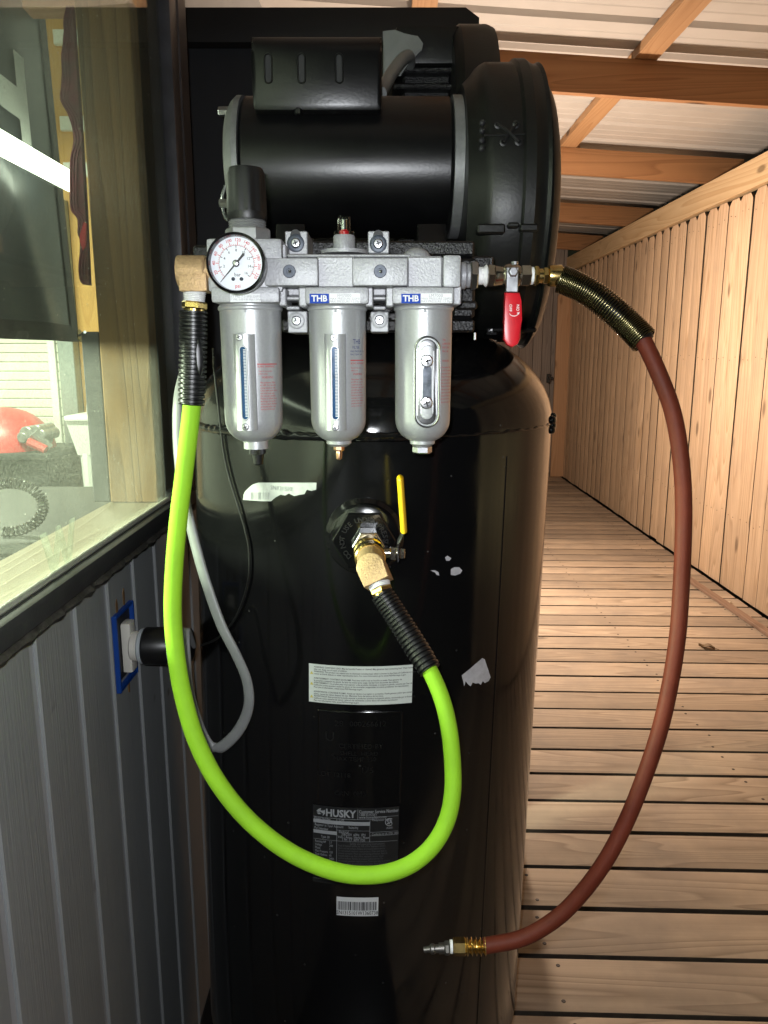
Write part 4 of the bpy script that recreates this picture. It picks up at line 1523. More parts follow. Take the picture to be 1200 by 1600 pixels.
def ringpts(off):
    h = hull(C0, gr + off, C1, R1 + off)
    # resample evenly by angle of outline length
    L = [0]
    for i in range(len(h)):
        a, c_ = h[i], h[(i + 1) % len(h)]
        L.append(L[-1] + math.hypot(c_[0] - a[0], c_[1] - a[1]))
    out = []
    for k in range(NN):
        s_ = L[-1] * k / NN
        i = max(j for j in range(len(h)) if L[j] <= s_)
        f_ = (s_ - L[i]) / (L[i + 1] - L[i] + 1e-9)
        a, c_ = h[i], h[(i + 1) % len(h)]
        out.append((a[0] + (c_[0] - a[0]) * f_, a[1] + (c_[1] - a[1]) * f_))
    return out
for x, off in secs:
    rings.append([b.bm.verts.new((x, yy, zz)) for yy, zz in ringpts(off)])
for k in range(len(rings) - 1):
    for i in range(NN):
        b.bm.faces.new((rings[k][i], rings[k][(i + 1) % NN], rings[k + 1][(i + 1) % NN], rings[k + 1][i]))
b.bm.faces.new(list(reversed(rings[0])))
b.bm.faces.new(rings[-1])
guard = ob('belt_guard', b, M['guard'], comp, 28)
b = B()
b.lathe([(0.188, 0), (0.196, 0.006), (0.200, 0.012), (0.200, gx1 - gx0 - 0.030), (0.196, gx1 - gx0 - 0.020), (0.15, gx1 - gx0 - 0.018)], (gx0 + 0.004, 1.325, CAMZ + 0.292), (1, 0, 0), 72)
ob('flywheel_shroud', b, M['guard'], guard, 28)
# outer cover, lower and wider
b = B()
ox0, ox1 = gx1 + 0.0085, gx1 + 0.024
rings = []
OC0 = (gy + 0.006, gz - 0.012)
def ring2(off):
    global C0, gr
    sC, sr = C0, gr
    C0, gr = OC0, 0.166
    r_ = ringpts(off)
    C0, gr = sC, sr
    return r_
for x, off in ((ox0, -0.004), (ox0 + 0.003, 0.0), (ox1 - 0.010, -0.002), (ox1 - 0.003, -0.012), (ox1, -0.022)):
    rings.append([b.bm.verts.new((x, yy, zz)) for yy, zz in ring2(off)])
for k in range(len(rings) - 1):
    for i in range(NN):
        b.bm.faces.new((rings[k][i], rings[k][(i + 1) % NN], rings[k + 1][(i + 1) % NN], rings[k + 1][i]))
b.bm.faces.new(list(reversed(rings[0])))
b.bm.faces.new(rings[-1])
ob('outer_cover', b, M['guard'], guard, 28)
# cable-tie cross through four holes, seam and clip
fyg = gy - gr - 0.0005
b = B()
hs = [(780, 191), (809, 190), (787, 221), (811, 220)]
H = []
for px, py in hs:
    d = P(px, py, fyg)
    dy = math.sqrt(max(0, gr ** 2 - (d.z - gz) ** 2))
    H.append(Vector((d.x, gy - dy - 0.001, d.z)))
for p in H:
    b.lathe([(0.0016, 0), (0.0042, 0.0002), (0.0042, 0.0022), (0.0022, 0.0026), (0.0016, 0.0006)], p + Vector((0, 0.001, 0)), (0, -1, 0), 12, cap=False)
ob('eyelet', b, M['plastic_black'], guard)
b = B()
b.tube([H[0] + Vector((0, -.002, 0)), (H[0] + H[3]) / 2 + Vector((0, -.006, 0)), H[3] + Vector((0, -.002, 0))], 0.0017, 8)
b.tube([H[1] + Vector((0, -.002, 0)), (H[1] + H[2]) / 2 + Vector((0, -.004, 0)), H[2] + Vector((0, -.002, 0))], 0.0017, 8)
ob('cable_tie', b, M['cable_black'], guard)
b = B()
def onrim(px, py, e=0.001):
    d = P(px, py, fyg)
    dy = math.sqrt(max(0.0, gr ** 2 - (d.z - gz) ** 2))
    return Vector((d.x, gy - dy - e, d.z))
b.tube([onrim(758, 208), onrim(780, 208), onrim(800, 207), onrim(822, 206), onrim(838, 205)], 0.0011, 6)
ob('guard_seam', b, M['guard'], guard)
b = B()
for (x0_, y0_, x1_, y1_) in ((746, 349, 790, 365), (793, 347, 812, 356), (812, 349, 842, 362)):
    a, c_ = onrim(x0_, y1_, 0.0), onrim(x1_, y0_, 0.0)
    b.box((a.x, min(a.y, c_.y) - 0.007, a.z), (c_.x, max(a.y, c_.y) + 0.01, c_.z), 0.002)
ob('guard_clip', b, M['guard'], guard, 30)
b = B()
a = onrim(755, 197, 0)
for dz in (0.006, -0.002, -0.012, -0.020):
    b.sphere(a + Vector((0, 0.0, dz)), 0.0035, 8)
ob('rim_hole', b, M['recess'], guard)

# frame that carries the filter unit: two bars and an end block
MYF = 0.745
mf = B()
mf.pbox(440, 376, 742, 400, MYF, MYF + 0.02, 0.002)
ob('mounting_bar', mf, M['rough_black'], comp, 30)
mf = B()
mf.pbox(440, 499, 742, 519, MYF, MYF + 0.02, 0.002)
ob('mounting_bar', mf, M['rough_black'], comp, 30)
mf = B()
mf.pbox(706, 401, 744, 498, MYF + 0.002, MYF + 0.022, 0.003)
mf.pbox(712, 404, 746, 416, MYF - 0.006, MYF + 0.010, 0.002)
mf.pbox(712, 470, 746, 484, MYF - 0.006, MYF + 0.010, 0.002)
ob('mounting_plate', mf, M['rough_black'], comp, 30)
mf = B()
for x in (-0.07, 0.075):
    a = P(500, 395, MYF)
    mf.box((x, MYF + 0.021, a.z - 0.012), (x + 0.03, 0.924, a.z + 0.0), 0.002)
ob('mounting_arm', mf, M['rough_black'], comp, 30)
# wire drip of paint and warm bracket under the guard
b = B()
b.tube(spline([P(742, 520, 0.78), P(742, 531, 0.78)], 3), 0.0012, 6)
ob('stud_end', b, M['chrome'], comp)
b = B()
b.box(P(760, 524, 1.0), P(772, 500, 1.03), 0.001)
b.box((0.135, 0.98, P(770, 520, 1.0).z), (0.19, 1.06, P(770, 512, 1.0).z), 0.002)
ob('guard_bracket', b, M['tank'], comp, 30)

# ------------------------------------------------------------------ filter / regulator / lubricator unit
FY = 0.655
fr = thing('air_filter_unit', 'silver three-cup air filter, regulator and lubricator unit in front of the tank', 'air filter', P(520, 690, 0.69))
# --- cups
def cup(px, half_top, half_bot, ytop, ybot, axis_y=0.690):
    c_top = P(px, ytop, axis_y)
    s_t = sc(ytop, axis_y)
    r0 = half_top * s_t * 0.985
    zt = P(px, ytop, axis_y - r0).z
    s_b = sc(ybot, axis_y)
    r1 = half_bot * s_b * 0.985
    zb = P(px, ybot, axis_y).z
    H_ = zt - zb
    rb = 0.020
    prof = [(0.011, 0.0)]
    for k in range(1, 9):
        a = k * (PI / 2) / 8
        prof.append((r1 - rb + rb * math.sin(a) if k > 0 else 0.0, rb - rb * math.cos(a)))
    prof += [(r1 + (r0 - r1) * 0.5, H_ * 0.5), (r0, H_)]
    return c_top.x, axis_y, zt, zb, r0, r1, prof
cups = []
for px, ht, hb, label_ in ((391, 48.5, 45, 'regulator'), (527, 45.5, 43, 'filter'), (662, 45.5, 43, 'lubricator')):
    X, Y, zt, zb, r0, r1, prof = cup(px, ht, hb, 474, 690)
    b = B()
    b.lathe(prof, (X, Y, zb), (0, 0, 1), 64)
    o = ob('cup', b, M['cup'], fr, 45)
    cups.append((o, X, Y, zt, zb, r0, r1))
    # bright seam rim of the inner bowl
    b = B()
    b.lathe([(r0 + 0.0004, 0), (r0 + 0.0012, 0.001), (r0 + 0.0012, 0.003), (r0 + 0.0004, 0.004)], (X, Y, zt - 0.005), (0, 0, 1), 64)
    ob('cup_rim', b, M['cup'], o, 45)
def cuppt(i, px_off, z, e=0.0):
    o, X, Y, zt, zb, r0, r1 = cups[i]
    f = (z - zb) / (zt - zb)
    r = r1 + (r0 - r1) * f + e
    a = px_off / r
    return Vector((X + r * math.sin(a), Y - r * math.cos(a), z))
def cupz(i, py):
    o, X, Y, zt, zb, r0, r1 = cups[i]
    return P(600, py, Y - r1).z
# alignment marks
for i in range(3):
    o = cups[i][0]
    za, zc = cupz(i, 478), cupz(i, 488)
    b = B()
    b.grid(lambda u, v: cuppt(i, -0.001 + 0.002 * u, zc + (za - zc) * v, 0.0004), 1, 1)
    ob('align_mark', b, M['grey_print'], o, 0)
# drains
o, X, Y, zt, zb, r0, r1 = cups[0]
b = B()
b.lathe([(0.011, 0.006), (0.0108, -0.002), (0.009, -0.004)], (X + 0.001, Y, zb), (0, 0, -1), 32)
b.lathe([(0.0108, 0.004), (0.0105, -0.003)], (X + 0.001, Y, zb - 0.001), (0, 0, 1), 32)
ob('cup_neck', b, M['cup'], o, 40)
b = B()
z1 = P(397, 697, Y).z
def knurl(r):
    return lambda t: r * (1 + 0.035 * (1 if int(t / (2 * PI) * 60 + 1e-6) % 2 else -1))
b.lathe([(knurl(0.0072), 0), (knurl(0.0074), 0.0065)], (X + 0.002, Y, z1 - 0.0068), (0, 0, 1), 60)
b.lathe([(0.0032, -0.0105), (0.0042, -0.0095), (0.0055, -0.001)], (X + 0.0025, Y, z1 - 0.0064), (0, 0, 1), 24)
ob('drain_knob', b, M['plastic_black'], o, 30)
for i, nm in ((1, 'copper'), (2, 'chrome')):
    o, X, Y, zt, zb, r0, r1 = cups[i]
    b = B()
    b.lathe([(0.0115, 0.005), (0.0112, -0.0015), (0.0085, -0.0035)], (X, Y, zb), (0, 0, -1) if False else (0, 0, 1), 32)
    b.lathe([(0.0075, -0.004), (0.0112, 0.001)], (X, Y, zb), (0, 0, 1), 32)
    ob('cup_neck', b, M['cup'], o, 40)
    b = B()
    if i == 1:
        b.hexa((X, Y, zb - 0.0085), (X, Y, zb - 0.003), 0.0048, mi=0)
        b.lathe([(0.0012, -0.0165), (0.0026, -0.0155), (0.0030, -0.0105), (0.0026, -0.0085)], (X, Y, zb), (0, 0, 1), 16)
        ob('drain_valve', b, M['copper'], o, 30)
    else:
        b.hexa((X, Y, zb - 0.0105), (X, Y, zb - 0.0035), 0.0088)
        ob('drain_plug', b, M['chrome'], o, 30)
# sight plates on the first two cups
for i, (px0, px1, spx) in ((0, (370, 405, 384)), (1, (508, 543, 525))):
    o, X, Y, zt, zb, r0, r1 = cups[i]
    zA, zB = cupz(i, 522), cupz(i, 672)
    ctr = ((px0 + px1) / 2 - (391 if i == 0 else 527)) * sc(600, Y - r1)
    hw = 0.0092
    b = B()
    def sp(u, v):
        x = -hw + 2 * hw * u
        bulge = 0.0045 * (1 - (2 * u - 1) ** 2) ** 0.5 if 0 < u < 1 else 0
        p = cuppt(i, ctr + x, zB + (zA - zB) * v, 0.0022 + bulge)
        return p
    b.grid(sp, 14, 12)
    b.grid(lambda u, v: cuppt(i, ctr - hw, zB + (zA - zB) * v, 0.0022 * u), 1, 12)
    b.grid(lambda u, v: cuppt(i, ctr + hw, zB + (zA - zB) * v, 0.0022 * u), 1, 12)
    b.grid(lambda u, v: cuppt(i, ctr - hw + 2 * hw * u, zB, -0.001 + (0.0032 + (0.0045 * (1 - (2 * u - 1) ** 2) ** 0.5 if 0 < u < 1 else 0)) * v), 14, 1)
    b.grid(lambda u, v: cuppt(i, ctr - hw + 2 * hw * u, zA, -0.001 + (0.0032 + (0.0045 * (1 - (2 * u - 1) ** 2) ** 0.5 if 0 < u < 1 else 0)) * v), 14, 1)
    plate = ob('sight_plate', b, M['cup'], o, 40)
    zc1, zc2 = cupz(i, 541), cupz(i, 655)
    zm = (zc1 + zc2) / 2
    e0 = 0.0022 + 0.0045
    pm = cuppt(i, ctr, zm, e0)
    tilt = (cuppt(i, ctr, zc1, e0) - cuppt(i, ctr, zc2, e0)).normalized()
    nrm = Vector((1, 0, 0)).cross(tilt).normalized()
    if nrm.y > 0:
        nrm = -nrm
    b = B()
    ring = obround(0.0058, (zc1 - zc2))
    b.tube([pm + Vector((x, 0, 0)) + tilt * z + nrm * 0.0002 for x, z in ring + ring[:1]], 0.0007, 6, cap=False, mi=0)
    b.prism(obround(0.0052, (zc1 - zc2) - 0.0004), pm + nrm * 0.0004, (1, 0, 0), tilt, -nrm * 0.003, mi=1)
    ob('sight_window', b, [M['cup'], M['sight_blue']], plate, 40)
    # level scale
    b = B()
    nt_ = 46
    for k in range(nt_):
        zz = -((zc1 - zc2) / 2 - 0.003) + (zc1 - zc2 - 0.006) * k / (nt_ - 1)
        q = pm + tilt * zz + nrm * 0.0006
        b.poly([q + Vector((0.0002, 0, 0)) - tilt * 0.0003, q + Vector((0.0022, 0, 0)) - tilt * 0.0003, q + Vector((0.0022, 0, 0)) + tilt * 0.0003, q + Vector((0.0002, 0, 0)) + tilt * 0.0003])
    ob('level_scale', b, M['label_white'], plate, 0)

def screw(name, p, n, r, parent, m='screw', cross=True, head=0.0016):
    n = Vector(n).normalized()
    b = B()
    b.lathe([(r, -0.001), (r, head * 0.5), (r * 0.8, head), (r * 0.3, head * 1.1)], p, n, 20)
    if cross:
        u, v, _ = basis(n)
        c_ = p + n * (head * 1.12)
        for a in (0.35, 0.35 + PI / 2):
            d = u * math.cos(a) + v * math.sin(a)
            q = d.cross(n)
            L, W = r * 0.55, r * 0.13
            b.prism([(-L, -W), (L, -W), (L, W), (-L, W)], c_, d, q, n * 0.00025, mi=1)
    return ob(name, b, [M[m], M['recess']], parent, 35)
for i, pts in ((0, ((382, 527), (387, 666))), (1, ((524, 528), (525, 667)))):
    o = cups[i][0]
    for px, py in pts:
        X = cups[i][1]
        ctr = (px - (391 if i == 0 else 527)) * sc(py, cups[i][2] - cups[i][6])
        p = cuppt(i, ctr, cupz(i, py), 0.0066)
        screw('plate_screw', p, (0, -1, 0), 0.0030, o)
# lubricator window
i = 2
o, X, Y, zt, zb, r0, r1 = cups[2]
zA, zB = cupz(2, 524), cupz(2, 669)
pm = cuppt(2, 0.0022, (zA + zB) / 2, 0)
tilt = (cuppt(2, 0.002, zA) - cuppt(2, 0.002, zB)).normalized()
nrm = Vector((1, 0, 0)).cross(tilt)
if nrm.y > 0:
    nrm = -nrm
b = B()
b.prism(obround(0.0228, zA - zB, 12), pm + nrm * 0.0025, (1, 0, 0), tilt, -nrm * 0.012, bev=0.001)
lw = ob('lubricator_window', b, M['cup'], o, 40)
b = B()
ring = obround(0.0205, zA - zB - 0.0025, 12)
b.tube([pm + nrm * 0.0026 + Vector((x, 0, 0)) + tilt * z for x, z in ring + ring[:1]], 0.0009, 8, cap=False)
b.prism(obround(0.0170, zA - zB - 0.006, 12), pm + nrm * 0.0034, (1, 0, 0), tilt, -nrm * 0.004, bev=0.0012)
ob('window_bezel', b, M['chrome'], lw, 40)
b = B()
b.prism(obround(0.0108, (zA - zB) * 0.80, 12), pm + nrm * 0.0046, (1, 0, 0), tilt, -nrm * 0.004, bev=0.0010)
ob('window_lens', b, M['cup'], lw, 40)
b = B()
b.prism(obround(0.0074, (zA - zB) * 0.40, 8), pm + nrm * 0.0048 - tilt * 0.0015, (1, 0, 0), tilt, -nrm * 0.002)
M['oil'] = mat('clear_oil_glass', (0.20, 0.22, 0.27), 0.10, 0.5, var=0.5, vscale=160)
ob('oil_level', b, M['oil'], lw, 40)
for py in (564, 629):
    p = cuppt(2, 0.0018, cupz(2, py), 0.0045)
    screw('window_screw', p, (0, -1, -0.02), 0.0054, lw, 'chrome', head=0.0026)

# printed warnings on the cups
def cup_print(i, off, py0, lines_, size, m, cond=0.8, step=4.2):
    o = cups[i][0]
    b = B()
    for k, s_ in enumerate(lines_):
        z0 = cupz(i, py0 + step * k)
        b.text(s_, size, (lambda z0: (lambda x, y: cuppt(i, off + x * cond, z0 + y, 0.0004)))(z0), 'LEFT')
    ob('cup_lettering', b, M[m], o, 0)
def cup_rule(i, off, py, w_):
    b = B()
    z0 = cupz(i, py)
    b.grid(lambda u, v: cuppt(i, off + w_ * u, z0 - 0.0004 + 0.0008 * v, 0.0004), 6, 1)
    ob('red_rule', b, M['red_print'], cups[i][0], 0)
wt = ['Max pressure 150psi', 'at 140F. For use with', 'compressed air only.', 'Clean with warm water', 'and mild soap only.', 'Do not use solvents.', 'Failure to follow these', 'warnings can result in', 'serious injury. Release', 'pressure before any', 'service of this unit.', 'Keep bowl guard on.']
cup_rule(0, 0.0085, 569, 0.020)
cup_print(0, 0.0087, 573, ['BOWL WARNING'], 0.0026, 'red_print')
cup_print(0, 0.0095, 580, ['Read all instructions', 'before using'], 0.0020, 'red_print')
cup_print(0, 0.0120, 590, ['WARNING'], 0.0030, 'red_print')
cup_print(0, 0.0105, 598, wt[:11], 0.0023, 'red_print')
cup_print(1, 0.0150, 534, ['THB'], 0.0056, 'blue_print')
cup_print(1, 0.0145, 543, ['FILTER'], 0.0034, 'blue_print')
cup_print(1, 0.0125, 549, ['MAX PRESSURE 150', 'MAX TEMP 140F'], 0.0021, 'blue_print', 0.9, 5)
cup_rule(1, 0.0125, 563, 0.016)
cup_print(1, 0.0127, 568, ['BOWL WARNING'], 0.0024, 'red_print')
cup_print(1, 0.0130, 575, ['Read all instructions', 'before using'], 0.0018, 'red_print')
cup_print(1, 0.0150, 585, ['WARNING'], 0.0028, 'red_print')
cup_print(1, 0.0130, 593, wt[:11], 0.0020, 'red_print')
cup_print(2, 0.0165, 531, ['THB', 'LUBRICATOR', 'MAX 150PSI', 'MAX 140F'], 0.0024, 'red_print', 0.8, 6)
cup_print(2, 0.0165, 564, ['WARNING'], 0.0026, 'red_print')
cup_print(2, 0.0158, 574, wt, 0.0021, 'red_print', 0.8, 5.0)

# --- heads
def head(name, boxes, parent=fr, m='casting'):
    b = B()
    for bx in boxes:
        b.pbox(*bx)
    return ob(name, b, M[m], parent, 30)
h0 = head('regulator_body', [(330, 448, 436, 473, FY, FY + 0.068, 0.0025, 2), (325, 372, 440, 456, FY + 0.004, FY + 0.066, 0.003, 2), (438, 381, 447, 404, FY + 0.012, FY + 0.05, 0.001), (436, 450, 447, 478, FY + 0.010, FY + 0.05, 0.001)])
h1 = head('filter_body', [(477, 448, 576, 475, FY - 0.002, FY + 0.066, 0.0025, 2), (496, 400, 553, 450, FY + 0.002, FY + 0.064, 0.0015), (448, 397, 642, 402, FY + 0.004, FY + 0.060, 0.001), (467, 449, 479, 479, FY + 0.006, FY + 0.05, 0.001), (571, 449, 583, 479, FY + 0.006, FY + 0.05, 0.001)])
h2 = head('lubricator_body', [(613, 448, 710, 475, FY - 0.002, FY + 0.066, 0.0025, 2), (636, 400, 692, 450, FY + 0.002, FY + 0.064, 0.0015), (692, 398, 721, 449, FY - 0.001, FY + 0.064, 0.0025, 2), (708, 446, 721, 476, FY + 0.006, FY + 0.062, 0.001), (603, 449, 615, 479, FY + 0.006, FY + 0.05, 0.001)])
for (a, c_, sx) in ((414, 496, 452), (551, 637, 594)):
    b = B()
    b.pbox(a, 403, c_, 446, FY - 0.010, FY + 0.03, 0.0012, 2)
    cl = ob('clamp_block', b, M['casting'], fr, 30)
    p = P(sx, 424, FY - 0.010)
    b = B()
    b.lathe([(0.0052, 0.0), (0.0052, 0.0005), (0.0048, 0.0011), (0.0022, 0.0011), (0.0020, 0.0004)], p, (0, -1, 0), 28)
    b.sphere(p + Vector((0.0004, -0.0008, -0.0002)), 0.0013, 8, mi=1)
    ob('socket_screw', b, [M['screw_dark'], M['chrome']], cl, 35)
for (x0_, y0_, x1_, y1_, sx, sy_, ring_) in ((446, 361, 480, 398, 462, 380, 0), (575, 361, 608, 396, 591, 381, 0), (450, 486, 480, 520, 463, 501, 1), (579, 487, 607, 519, 593, 500, 1)):
    b = B()
    ty = FY + 0.035
    b.pbox(x0_, y0_, x1_, y1_, ty, ty + 0.054, 0.0008)
    br = ob('mounting_tab', b, M['casting'], fr, 30)
    p = P(sx, sy_, ty)
    b = B()
    rr = 0.0074 if not ring_ else 0.0072
    b.lathe([(rr, 0.0), (rr, 0.0006), (rr - 0.0008, 0.0010), (0.0042, 0.0010), (0.0040, 0.0004)], p, (0, -1, 0), 30)
    ob('washer', b, M['screw_dark' if not ring_ else 'casting'], br, 35)
    screw('tab_screw', p + Vector((0, -0.0008, 0)), (0, -1, 0), 0.0040, br)
    if not ring_:
        b = B()
        a_ = P(sx - 2, sy_ - 12, ty - 0.0004)
        b.prism(obround(0.0088, 0.0165, 8), p + Vector((0, -0.0002, 0.0030)), (1, 0, 0), (0, 0, 1), (0, 0.0006, 0))
        ob('slot', b, M['recess'], br, 30)
# link bars between the lower bodies
for px0_, px1_ in ((447, 468), (583, 603)):
    b = B()
    b.pbox(px0_, 463, px1_, 469, FY + 0.014, FY + 0.045, 0.001)
    b.pbox(px0_, 478, px1_, 484, FY + 0.026, FY + 0.05, 0.001)
    b.pbox(px0_, 449, px1_, 462, FY + 0.03, FY + 0.05, 0.001)
    ob('clamp_link', b, M['casting'], fr, 30)
# dome for the drip sight
p = P(538, 394, FY + 0.03)
s_ = sc(380, FY + 0.03)
b = B()
b.lathe([(0.020, -0.002), (0.020, 0.001), (0.0095, 0.0025), (0.0092, 0.0125), (0.0085, 0.0135)], p, (0, 0, 1), 40)
sd = ob('sight_base', b, M['casting'], fr, 35)
b = B()
b.lathe([(0.0055, 0.0130), (0.0056, 0.026), (0.0050, 0.0285), (0.001, 0.0290)], p, (0, 0, 1), 32)
b.lathe([(0.0088, 0.0134), (0.0088, 0.0165), (0.0060, 0.0168)], p, (0, 0, 1), 32, cap=False)
ob('sight_dome', b, M['clear'], sd, 40)
b = B()
b.lathe([(0.0040, 0.0136), (0.0042, 0.0165), (0.003, 0.0180)], p, (0, 0, 1), 20)
ob('red_stem', b, M['red_grip'], sd, 40)
b = B()
b.lathe([(0.0026, 0.0180), (0.0024, 0.026)], p, (0, 0, 1), 16)
ob('drip_tube', b, M['chrome'], sd, 40)
p = P(651, 397, FY + 0.04)
b = B()
b.sphere(p + Vector((0, 0, -0.004)), 0.0125, 20, (1, 1, 0.75))
ob('fill_plug', b, M['casting'], h2, 40)
# regulator knob
p = P(387, 362, FY + 0.03)
zk0, zk1 = P(387, 345, FY + .01).z, P(387, 268, FY + .03).z
b = B()
def flut(r):
    return lambda t: r * (1 + 0.030 * math.cos(10 * t))
rk = 31 * sc(300, FY + 0.02)
b.lathe([(rk * 0.98, 0.0), (rk * 1.02, 0.002), (rk * 1.02, 0.006)], (p.x, p.y, zk0 + 0.003), (0, 0, 1), 80)
b.lathe([(flut(rk * 1.01), 0.006), (flut(rk * 0.95), zk1 - zk0 - 0.006), (rk * 0.86, zk1 - zk0 - 0.001), (rk * 0.5, zk1 - zk0)], (p.x, p.y, zk0 + 0.003), (0, 0, 1), 80)
kn = ob('regulator_knob', b, M['plastic_black'], fr, 30)
b = B()
zn = P(380, 362, FY + 0.005).z
pr_ = []
for k in range(7):
    pr_ += [(rk * (0.92 + 0.05 * (k % 2)), zn + 0.006 + (zk0 + 0.003 - zn - 0.006) * k / 6 - zn)]
b.lathe(pr_, (p.x, p.y, zn), (0, 0, 1), 40)
b.lathe([(rk * 1.13, -0.004), (rk * 1.16, -0.002), (rk * 1.16, 0.0045), (rk * 1.08, 0.006)], (p.x, p.y, zn), (0, 0, 1), 6)
ob('knob_collar', b, M['bell'], kn, 30)
# --- gauge
GYf = 0.612
gc = P(368, 411, GYf)
GR = 46.5 * sc(411, GYf)
b = B()
b.lathe([(GR * 0.55, -0.030), (GR * 0.90, -0.026), (GR * 0.94, -0.006)], gc, (0, -1, 0), 64)
gg = ob('gauge_case', b, M['casting'], fr, 35)
b = B()
b.lathe([(GR * 0.93, -0.008), (GR, -0.005), (GR, 0.0), (GR * 0.965, 0.0022), (GR * 0.90, 0.0016), (GR * 0.875, -0.0015), (GR * 0.87, -0.006)], gc, (0, -1, 0), 80, cap=False)
M['bezel'] = mat('glossy_black_bezel', (0.003, 0.003, 0.003), 0.18, var=0.1)
ob('gauge_bezel', b, M['bezel'], gg, 35)
b = B()
b.lathe([(GR * 0.88, -0.006), (GR * 0.88, -0.0045)], gc, (0, -1, 0), 64)
ob('gauge_dial', b, M['dial'], gg, 30)
fc = gc + Vector((0, -0.0049 + 0.0090 - 0.0, 0))
fc = gc + Vector((0, 0.0043, 0))
def dpt(r, a, dy=0.0):
    return fc + Vector((GR * r * math.cos(a), dy, GR * r * math.sin(a)))
def tick(bb, a, r0, r1, w_):
    n = Vector((-math.sin(a), 0, math.cos(a))) * (GR * w_)
    bb.poly([dpt(r0, a) - n, dpt(r1, a) - n, dpt(r1, a) + n, dpt(r0, a) + n])
A0, A1 = math.radians(225), math.radians(-45)
bb = B()
for k in range(0, 47):
    a = A0 + (A1 - A0) * (k * 5) / 232.0
    if a < A1:
        break
    major = k % 4 == 0
    tick(bb, a, 0.60, 0.70 if major else 0.645, 0.011 if major else 0.005)
for k in range(1, 12):
    a = A0 + (A1 - A0) * (k * 20) / 232.0
    s_ = str(k * 20)
    o_ = dpt(0.765, a)
    up = Vector((math.cos(a), 0, math.sin(a)))
    rt = Vector((math.sin(a), 0, -math.cos(a)))
    bb.text(s_, GR * 0.145, flat(o_, rt, up), bold=0.012)
bb.text('psi', GR * 0.17, flat(dpt(0.73, -PI / 2 + 0.02)), bold=0.01)
for k in range(80):
    a0, a1 = A0 + (A1 - A0) * k / 80, A0 + (A1 - A0) * (k + 1) / 80
    bb.poly([dpt(0.595, a0), dpt(0.603, a0), dpt(0.603, a1), dpt(0.595, a1)])
ob('psi_scale', bb, M['red_print'], gg, 0)
bb = B()
for k in range(0, 17):
    a = A0 + (A1 - A0) * k / 16
    major = k % 2 == 0
    tick(bb, a, 0.515 if major else 0.555, 0.595, 0.012 if major else 0.006)
    if major and k > 0:
        bb.text(str(k), GR * 0.125, flat(dpt(0.435, a)), bold=0.01)
bb.text('bar', GR * 0.17, flat(dpt(0.36, -PI / 2 + 0.05)), bold=0.005)
for k in range(90):
    a0, a1 = A0 + (A1 - A0) * k / 90, A0 + (A1 - A0) * (k + 1) / 90
    bb.poly([dpt(0.583, a0), dpt(0.588, a0), dpt(0.588, a1), dpt(0.583, a1)])
ob('bar_scale', bb, M['black_print'], gg, 0)
bb = B()
for sx in (-0.13, 0.15):
    p = dpt(0, 0, -0.0002) + Vector((GR * sx, 0, -GR * 0.50))
    bb.lathe([(GR * 0.062, 0), (GR * 0.062, 0.0008), (GR * 0.045, 0.0012), (GR * 0.02, 0.0006)], p, (0, -1, 0), 16)
ob('dial_screw', bb, M['screw_dark'], gg, 35)
bb = B()
a = math.radians(228)
d = Vector((math.cos(a), 0, math.sin(a)))
n = Vector((-math.sin(a), 0, math.cos(a)))
f2 = fc + Vector((0, -0.0022, 0))
bb.prism([(-0.30 * GR, -0.038 * GR), (-0.30 * GR, 0.038 * GR), (-0.40 * GR, 0.046 * GR), (-0.43 * GR, 0.0), (-0.40 * GR, -0.046 * GR)][::-1], f2, d, n, (0, -0.0005, 0))
bb.prism([(-0.32 * GR, -0.036 * GR), (0.0, -0.030 * GR), (0.82 * GR, -0.006 * GR), (0.82 * GR, 0.006 * GR), (0.0, 0.030 * GR), (-0.32 * GR, 0.036 * GR)], f2, d, n, (0, -0.0006, 0))
bb.lathe([(GR * 0.115, 0), (GR * 0.115, 0.001), (GR * 0.10, 0.0014)], f2 + Vector((0, -0.0001, 0)), (0, -1, 0), 24)
ob('needle', bb, M['black_print'], gg, 35)
bb = B()
bb.lathe([(GR * 0.085, 0), (GR * 0.080, 0.0008), (GR * 0.03, 0.0011)], f2 + Vector((0, -0.0015, 0)), (0, -1, 0), 24)
ob('needle_hub', bb, M['screw'], gg, 35)
# labels on the bodies
def flabel(px0, py0, px1, py1, y, m, parent, name, e=0.0006):
    b = B()
    a, c_ = P(px0, py1, y), P(px1, py0, y)
    b.box((a.x, y - e, a.z), (c_.x, y + 0.0005, c_.z), 0)
    return ob(name, b, M[m], parent, 0)
def ftext(s_, px, py, y, size, m, parent, align='CENTER', bold=0.0, name='lettering', cond=1.0):
    b = B()
    p = P(px, py, y)
    b.text(s_, size, flat(p, (cond, 0, 0)), align, bold)
    return ob(name, b, M[m], parent, 0)
for px0_, hd, mod in ((484, h1, 'FM7000'), (627, h2, 'LM7000')):
    yb_ = FY - 0.002
    l1 = flabel(px0_, 459, px0_ + 30, 474, yb_, 'blue_label', hd, 'maker_label')
    ftext('THB', px0_ + 15, 466.7, yb_ - 0.0011, 0.0068, 'white_print', l1, bold=0.03)
    l2 = flabel(px0_ + 31, 458.5, px0_ + 79, 473.5, yb_, 'label_white', hd, 'model_label', 0.0005)
    ftext(mod, px0_ + 54, 462, yb_ - 0.0009, 0.0036, 'grey_print', l2)
    ftext('MAX PRESSURE 220PSI', px0_ + 55, 466.8, yb_ - 0.0009, 0.0025, 'grey_print', l2)
    ftext('MAX PRESSURE 1.5 Mpa', px0_ + 55, 471, yb_ - 0.0009, 0.0025, 'grey_print', l2)
l3 = flabel(360, 459, 407, 472, FY - 0.0005, 'label_white', h0, 'set_pressure_label')
